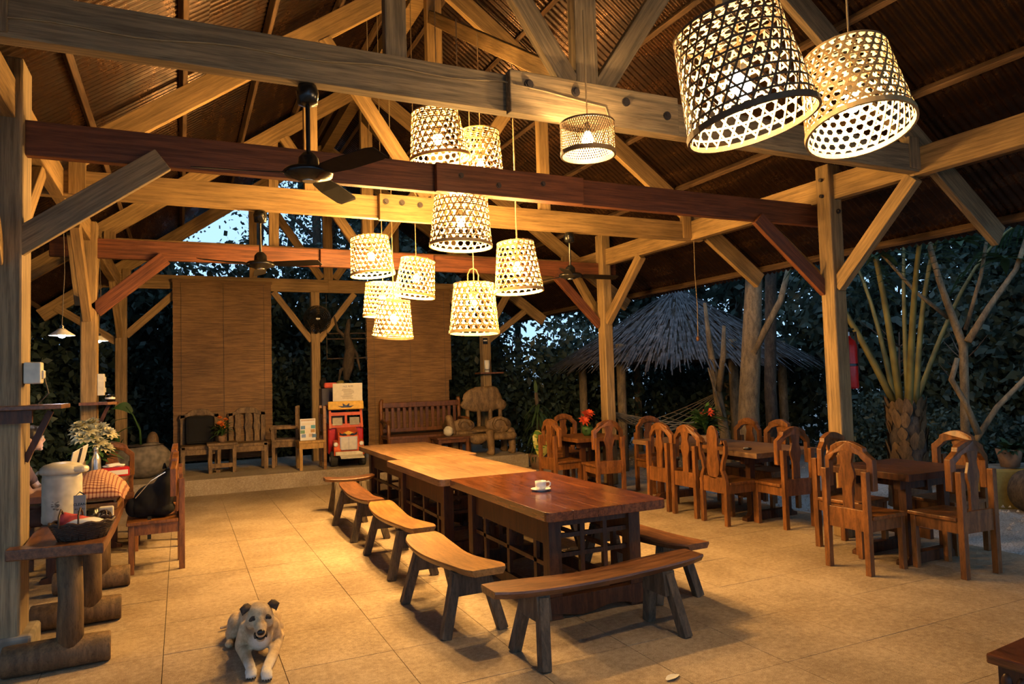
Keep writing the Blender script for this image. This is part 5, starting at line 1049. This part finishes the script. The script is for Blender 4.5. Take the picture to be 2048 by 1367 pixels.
def trunk_mesh(name, H, r, seed, lean=.3, branches=5, h0=.35):
    rd = random.Random(seed); mb = MB(); lx, ly = rd.uniform(-lean, lean), rd.uniform(-lean, lean); P = [(lx * (z / H) ** 2 * H * .3 + .05 * math.sin(z * 1.7 + seed), ly * (z / H) ** 2 * H * .3, z) for z in [H * i / 9 for i in range(10)]]
    mb.tube([(P[0][0], P[0][1], -.4)] + P, [r * 1.25] + [r * (1 - .75 * i / 9) for i in range(10)], 9)
    for k in range(branches):
        i = rd.randint(max(2, int(9 * h0)), 8); a = rd.uniform(0, 6.28); L = rd.uniform(.15, .3) * H; q = Vector(P[i]); e = q + Vector((math.cos(a) * L, math.sin(a) * L, L * rd.uniform(.4, 1)))
        mb.tube([q, q.lerp(e, .5) + Vector((0, 0, -.05 * L)), e], [r * .35, r * .24, r * .08], 6)
    me = mb.mesh(name, True); me.materials.append(K['bark']); return me
TRUNK = [trunk_mesh('trunk', 10, .16, 1), trunk_mesh('trunk', 10, .11, 2, .5), trunk_mesh('trunk', 10, .20, 3, .2)]
CROWN = [leaf_cloud('crown', [((0, 0, 7.5), (2.2, 2.2, 2.6)), ((1.2, .5, 5.2), (1.5, 1.5, 1.2)), ((-1.1, -.5, 5.8), (1.4, 1.6, 1.3)), ((.2, -1, 9), (1.5, 1.5, 1.5))], 8000, .19, 11, K['leaf']),
         leaf_cloud('crown', [((0, 0, 8), (1.8, 1.8, 2.4)), ((.8, .9, 4.6), (1.1, 1.1, .9)), ((-.9, .3, 6.3), (1.3, 1.3, 1.1))], 6000, .17, 12, K['leaf']),
         leaf_cloud('crown', [((0, 0, 6.4), (2.6, 2.6, 3.2)), ((1.3, -.8, 3.9), (1.6, 1.5, 1.4)), ((-1.5, .6, 4.2), (1.5, 1.6, 1.5))], 9500, .22, 13, K['leaf']),
         leaf_cloud('crown', [((0, 0, 6.5), (1.5, 1.5, 3.2)), ((.6, .5, 9), (1.6, 1.6, 1.5))], 2000, .13, 14, K['leaf']),
         leaf_cloud('crown', [((0, 0, 10), (1.6, 1.6, 1.5))], 3000, .14, 15, K['leaf'])]
BUSH = [leaf_cloud('foliage', [((0, 0, 1.3), (1.5, 1.3, 1.5)), ((.9, .2, 2.3), (.9, .9, .9)), ((-.8, 0, .8), (1, 1, .9))], 6500, .17, 21, K['leaf']),
        leaf_cloud('foliage', [((0, 0, 1.7), (1.3, 1.3, 2.0)), ((.5, .5, 3.2), (.8, .8, 1.1))], 6000, .16, 22, K['leaf']), leaf_cloud('foliage', [((0, 0, .7), (1.2, 1.0, .8))], 5000, .11, 23, K['leaf'])]
BSTEM = trunk_mesh('stem', 2.6, .05, 5, .3, 7, .2)
tn = [0]
def tree(lab, x, y, kind, tr, s=1.0, rz=None, z=None, grp='forest trees around the hall'):
    t = thing('forest_tree', lab, 'tree', (x, y, gh(x, y) if z is None else z), random.uniform(0, 6.28) if rz is None else rz, grp); t.scale = (s, s, s)
    tag(obj('crown', CROWN[kind], None, t), kind='stuff'); obj('trunk', TRUNK[tr], None, t); return t
def bush(lab, x, y, k, s=1.0, grp='dark undergrowth bushes around the hall'):
    t = thing('bush', lab, 'bush', (x, y, gh(x, y)), random.uniform(0, 6.28), grp); t.scale = (s, s, s); tag(obj('foliage', BUSH[k], None, t), kind='stuff'); obj('stem', BSTEM, None, t); return t
E_ = 'dark forest tree beyond the far end of the hall'; Rr = 'dark forest tree beyond the yard on the right'; Ll = 'dark forest tree outside on the left'; Bk = 'forest tree behind the viewpoint'
for x, y, k, tr, s in ((-3.2, 17.0, 2, 0, .95), (-2.4, 20.5, 2, 1, 1.0), (1.75, 19.5, 4, 0, 1.0), (2.45, 20.5, 3, 1, 1.1), (3.2, 19.0, 3, 2, 1.0), (3.9, 21.5, 3, 0, 1.15), (5.0, 19.5, 1, 0, 1.1), (6.6, 17.5, 2, 2, 1), (8.6, 19.5, 2, 0, 1.1), (-4.5, 23, 2, 0, 1.2), (4.6, 25.5, 3, 1, 1.25), (7.5, 25, 2, 1, 1.2), (10.5, 22, 2, 1, 1.2), (-.6, 27, 3, 1, 1.0)): tree(E_, x, y, k, tr, s, grp='forest trees beyond the far end')
for x, y, k, tr, s in ((10.8, 16.5, 2, 0, 1), (13.0, 14, 2, 2, 1.1), (14.5, 10.5, 2, 1, 1.1), (14.5, 7, 2, 0, 1.05), (13.8, 3.8, 2, 2, 1.1), (12.6, 1.2, 2, 1, 1), (18.5, 9, 2, 0, 1.3), (18, 4, 2, 2, 1.3), (15.5, 18.5, 2, 2, 1.3)): tree(Rr, x, y, k, tr, s, grp='forest trees beyond the yard')
for x, y, k, tr, s in ((-4.2, 14.5, 2, 0, .9), (-5.5, 11.5, 2, 1, 1.0), (-4.6, 8.5, 0, 1, .9), (-6.2, 6.2, 2, 2, 1), (-7.6, 16.5, 2, 2, 1.1), (-8.5, 10, 2, 1, 1.2), (-5.4, 2.6, 2, 0, 1)): tree(Ll, x, y, k, tr, s, grp='forest trees on the left')
for x, y, k, tr, s in ((-4, -8, 2, 0, 1), (5, -9.5, 2, 2, 1), (12.5, -4, 2, 1, 1)): tree(Bk, x, y, k, tr, s, grp='forest trees behind the viewpoint')
for x, y, k, s in ((-1.2, 17.2, 1, 1.22), (.1, 17.2, 1, 1.18), (1.3, 17.4, 1, 1.2), (2.5, 17.2, 1, 1.2), (3.8, 17.3, 1, 1.22), (5.2, 17.2, 1, 1.24), (-2.6, 15.8, 0, 1), (-.6, 16.3, 0, .9), (1.5, 16.6, 0, .85), (3.4, 16.0, 0, .8), (5.2, 15.8, 0, .9), (7.2, 15.2, 0, 1.0), (6.4, 16.4, 1, 1), (2.4, 18.4, 1, 1.05), (-1.6, 18, 1, 1.0), (.9, 19.0, 0, 1.15), (4.6, 18.5, 0, 1.1)): bush('dark bush beyond the far end of the hall', x, y, k, s, 'bushes beyond the far end')
for x, y, k, s in ((11.6, 14.6, 0, 1.2), (12.6, 11.8, 0, 1.2), (12.8, 9.2, 0, 1.3), (12.4, 7.0, 1, 1.1), (12.0, 5.0, 0, 1.2), (11.6, 3.0, 0, 1.2), (10.6, 1.4, 0, 1.1), (11.2, 8.3, 2, .9), (10.6, 6.7, 2, .8), (10.2, 4.2, 2, 1.0), (8.6, 14.3, 0, 1.0), (13.8, 5.8, 1, 1.4), (13.6, 8.2, 1, 1.4), (13.2, 2.2, 1, 1.4)): bush('dark bush across the yard on the right', x, y, k, s, 'bushes across the yard')
for x, y, k, s in ((-2.6, 14.6, 1, 1.1), (-3.9, 15.6, 1, 1.3), (-2.9, 11.9, 1, .95), (-3.2, 13.2, 0, .9), (-3.6, 10.8, 0, 1.0), (-3.4, 8.6, 0, .9), (-4.2, 6.0, 1, 1.0), (-4.8, 12.2, 1, 1.1), (-5.2, 9.6, 1, 1.1)): bush('dark bush outside the left posts', x, y, k, s, 'bushes on the left')
# yard trunks
def ytree(name, lab, base, segs, r, mat=K['bark'], cat='tree'):
    """segs: list of polylines given as (sideways, up) offsets in metres, radii"""
    t = thing(name, lab, cat, base); Rv = Vector((.905, -.424, 0)); Dv = Vector((.424, .905, 0))
    for i, (pts, rad) in enumerate(segs):
        mb = MB(); mb.tube([Rv * a + Dv * (.12 * math.sin(b * 1.3 + i)) * (0 if i == 0 and b < .2 else 1) + Vector((0, 0, b)) for a, b in pts], rad, 9); mb.build('trunk' if i == 0 else 'branch', mat, t, True)
    return t
ytree('yard_tree', 'thick leaning trunk between the hut and the right post', (8.05, 8.45, -.2), [([(-.12, -.1), (-.05, .4), (0, 1.2), (.06, 2.2), (.10, 3.2), (.2, 5)], [.24, .19, .165, .15, .13, .1]), ([(.05, 2.1), (.5, 2.9), (.8, 3.8)], [.06, .05, .03])], .17, K['paleb'])
ytree('yard_tree', 'slender forked trunk beside the thatched hut', (8.35, 9.35, -.2), [([(.05, -.1), (0, .7), (-.1, 1.5), (-.22, 2.3), (-.3, 3.0)], [.11, .09, .075, .05, .03]), ([(-.1, 1.5), (-.02, 2.1), (.0, 2.6)], [.06, .05, .03]), ([(-.05, 1.0), (-.3, 1.9)], [.03, .015])], .1, K['paleb'])
ytree('yard_tree', 'second straight trunk just right of the thick leaning one', (8.95, 8.9, -.2), [([(0, -.1), (.02, 1.5), (.04, 3.5), (.1, 5)], [.11, .10, .09, .07])], .1)
ft = ytree('frangipani_tree', 'bare-branched pale tree at the right edge of the yard', (8.60, 5.42, -.2), [([(-.03, -.1), (-.03, .5), (.02, 1.0), (.04, 1.6), (.02, 2.05), (-.10, 2.35), (-.28, 2.8), (-.45, 3.4), (-.55, 4.0)], [.065, .055, .052, .05, .05, .045, .036, .03, .024]), ([(.0, 2.1), (.25, 2.5), (.6, 2.95), (1.05, 3.9)], [.045, .036, .03, .024]), ([(.02, .85), (.3, 1.3), (.75, 1.75), (1.25, 2.15)], [.036, .032, .028, .022]), ([(.03, 1.0), (-.1, 1.35), (-.25, 1.65), (-.15, 1.9)], [.04, .034, .034, .03]), ([(-.12, 2.4), (-.5, 2.75), (-.95, 3.3)], [.026, .022, .016]), ([(.1, 2.25), (.3, 2.9), (.42, 3.8)], [.026, .022, .016])], .08, K['paleb'])
lf = MB(); rd = random.Random(31)
for a, b in ((-.55, 4.0), (.9, 4.0), (1.2, 2.3), (-.95, 3.3), (.42, 3.8), (.55, 3.2), (.0, 3.4)):
    for k in range(16):
        c = Vector((.905, -.424, 0)) * a + Vector((0, 0, b - .1)); q = rd.uniform(0, 6.28); blade_leaf(lf, c, (math.cos(q), math.sin(q), rd.uniform(-.1, .8)), rd.uniform(.25, .42), .10, .4)
tag(lf.build('leaves', K['leaf3'], ft, True, fix=False), kind='stuff')
# young coconut palm
K['stalk'] = plain('palm_stalk', (.15, .125, .035), .6, var=.3, scale=6)
t = thing('coconut_palm', 'young coconut palm with shaggy trunk in the yard', 'palm', (8.38, 6.08, -.2)); mb = MB(); rd = random.Random(17)
mb.tube([(0, 0, -.1), (0, 0, .3), (.02, 0, .8), (0, 0, 1.15), (0, 0, 1.4)], [.27, .24, .21, .20, .12], 14); mb.build('trunk', K['bark'], t, True)
mb = MB()
for k in range(170):
    a = rd.uniform(0, 6.28); z = rd.uniform(.0, 1.3); r = .20; q = Vector((math.cos(a), math.sin(a), 0)); blade_leaf(mb, q * r + Vector((0, 0, z)), q * .25 + Vector((0, 0, 1)), rd.uniform(.12, .26), .12, .0)
tag(mb.build('old_leaf_bases', K['log'], t, True, fix=False), kind='stuff')
for k, (az, el, L) in enumerate(((3.3, 1.40, 4.6), (.4, 1.52, 4.8), (5.0, 1.47, 4.8), (2.4, 1.18, 4.2), (6.0, 1.12, 4.2), (1.3, 1.36, 4.3), (4.0, 1.24, 4.3))):
    P = []; p = Vector((.10 * math.cos(az), .10 * math.sin(az), (1.25, .95, 1.1, 1.3)[k % 4])); n = 12
    for i in range(n + 1):
        P.append(p.copy()); e = el - 1.5 * (i / n) ** 2.4; p += Vector((math.cos(az) * math.cos(e), math.sin(az) * math.cos(e), math.sin(e))) * (L / n)
    st = MB().tube(P, [(.048, .036, .040)[k % 3] * (1 - .85 * i / n) for i in range(n + 1)], 6).build('frond_stalk', K['stalk'], t, True)
    lf = MB()
    for i in range(5, n):
        for j in range(4):
            u = (j + .5) / 4; q = P[i].lerp(P[i + 1], u); tg = (P[i + 1] - P[i]).normalized(); s_ = tg.cross(Vector((0, 0, 1))).normalized(); w = (i + u - 4) / (n - 4)
            for s in (-1, 1): blade_leaf(lf, q, s_ * s + tg * .7 + Vector((0, 0, -.15)), .75 * math.sin(PI * (.15 + .8 * w)) + .1, .035, .5, 3)
    tag(lf.build('leaflets', K['leaf3'], st, True, fix=False), kind='stuff')
# thatched hut
K['thatch'] = plain('thatch', (.075, .070, .072), .95, var=.5, scale=9)
t = thing('thatched_hut', 'round thatched hut standing in the yard', 'hut', (9.3, 11.75, -.2)); mb = MB(); rd = random.Random(41)
R0, z0_, z1_ = 2.55, 2.05, 3.55
mb.lathe([(R0 * .94, z0_ + .0), (.05, z1_ - .05)], 28); mb.build('roof_frame', K['bark'], t)
th = MB()
for tier in range(9):
    u0 = tier / 9
    for k in range(int(520 * (1 - u0) + 60)):
        a = rd.uniform(0, 6.28); u = u0 + rd.uniform(0, .1); r = R0 * (1 - u); z = z0_ + (z1_ - z0_) * u + .03 + rd.uniform(0, .05); L = rd.uniform(.3, .55); d = Vector((math.cos(a), math.sin(a), 0)); sl = Vector((d.x * .86, d.y * .86, -.52 - rd.uniform(0, .12)))
        q = d * r * .97 + Vector((0, 0, z)); s_ = Vector((-d.y, d.x, 0)) * rd.uniform(.010, .024); e = q + sl * L + s_ * rd.uniform(-1.5, 1.5) + Vector((0, 0, rd.uniform(-.04, .05)))
        th.add([q - s_, q + s_, e + s_ * .4, e - s_ * .4], [(0, 1, 2, 3)])
tag(th.build('thatch', K['thatch'], t, fix=False), kind='stuff')
for k in range(6):
    a = k * PI / 3 + .35; MB().tube([(2.0 * math.cos(a), 2.0 * math.sin(a), -.1), (2.0 * math.cos(a), 2.0 * math.sin(a), 2.4)], .085, 10).build('hut_post', K['paleb'], t, True)
MB().tube([(2.0 * math.cos(i * PI / 12), 2.0 * math.sin(i * PI / 12), 2.1) for i in range(25)], .05, 8, False).build('ring_beam', K['bark'], t, True)
# yard clutter at the right edge
t = thing('yellow_planter_wall', 'low yellow planter block at the right edge of the yard', 'planter', (9.55, 5.45, -.2), -.45); MB().bb(-.5, .6, -.2, .25, 0, .52).build('block', plain('ochre', (.34, .22, .05), .8), t, bevel=.03); MB().bb(-.45, .55, -.15, .2, .50, .54).build('soil', K['stone'], t)
o = MB().tube([(0, 0, 0), (.15, .5, 0)], [.27, .25], 18).build('log_round', K['bark'], None, True, bevel=.03); o.location = (9.15, 4.75, .08); tag(o, 'dark log lying end-on before the yellow planter block', 'log')
t = thing('potted_shrub', 'small potted shrub on the yellow planter block', 'plant', (9.35, 5.42, .34)); MB().lathe([(0, 0), (.10, 0), (.15, .22), (.13, .22), (0, .15)], 16).build('pot', K['clay'], t, True); lf = MB(); rd = random.Random(9)
for k in range(70):
    a = rd.uniform(0, 6.28); blade_leaf(lf, (0, 0, .2), (math.cos(a), math.sin(a), rd.uniform(.2, 1.6)), rd.uniform(.15, .35), .06, .4)
lf.build('leaves', K['leaf3'], t, True, fix=False)
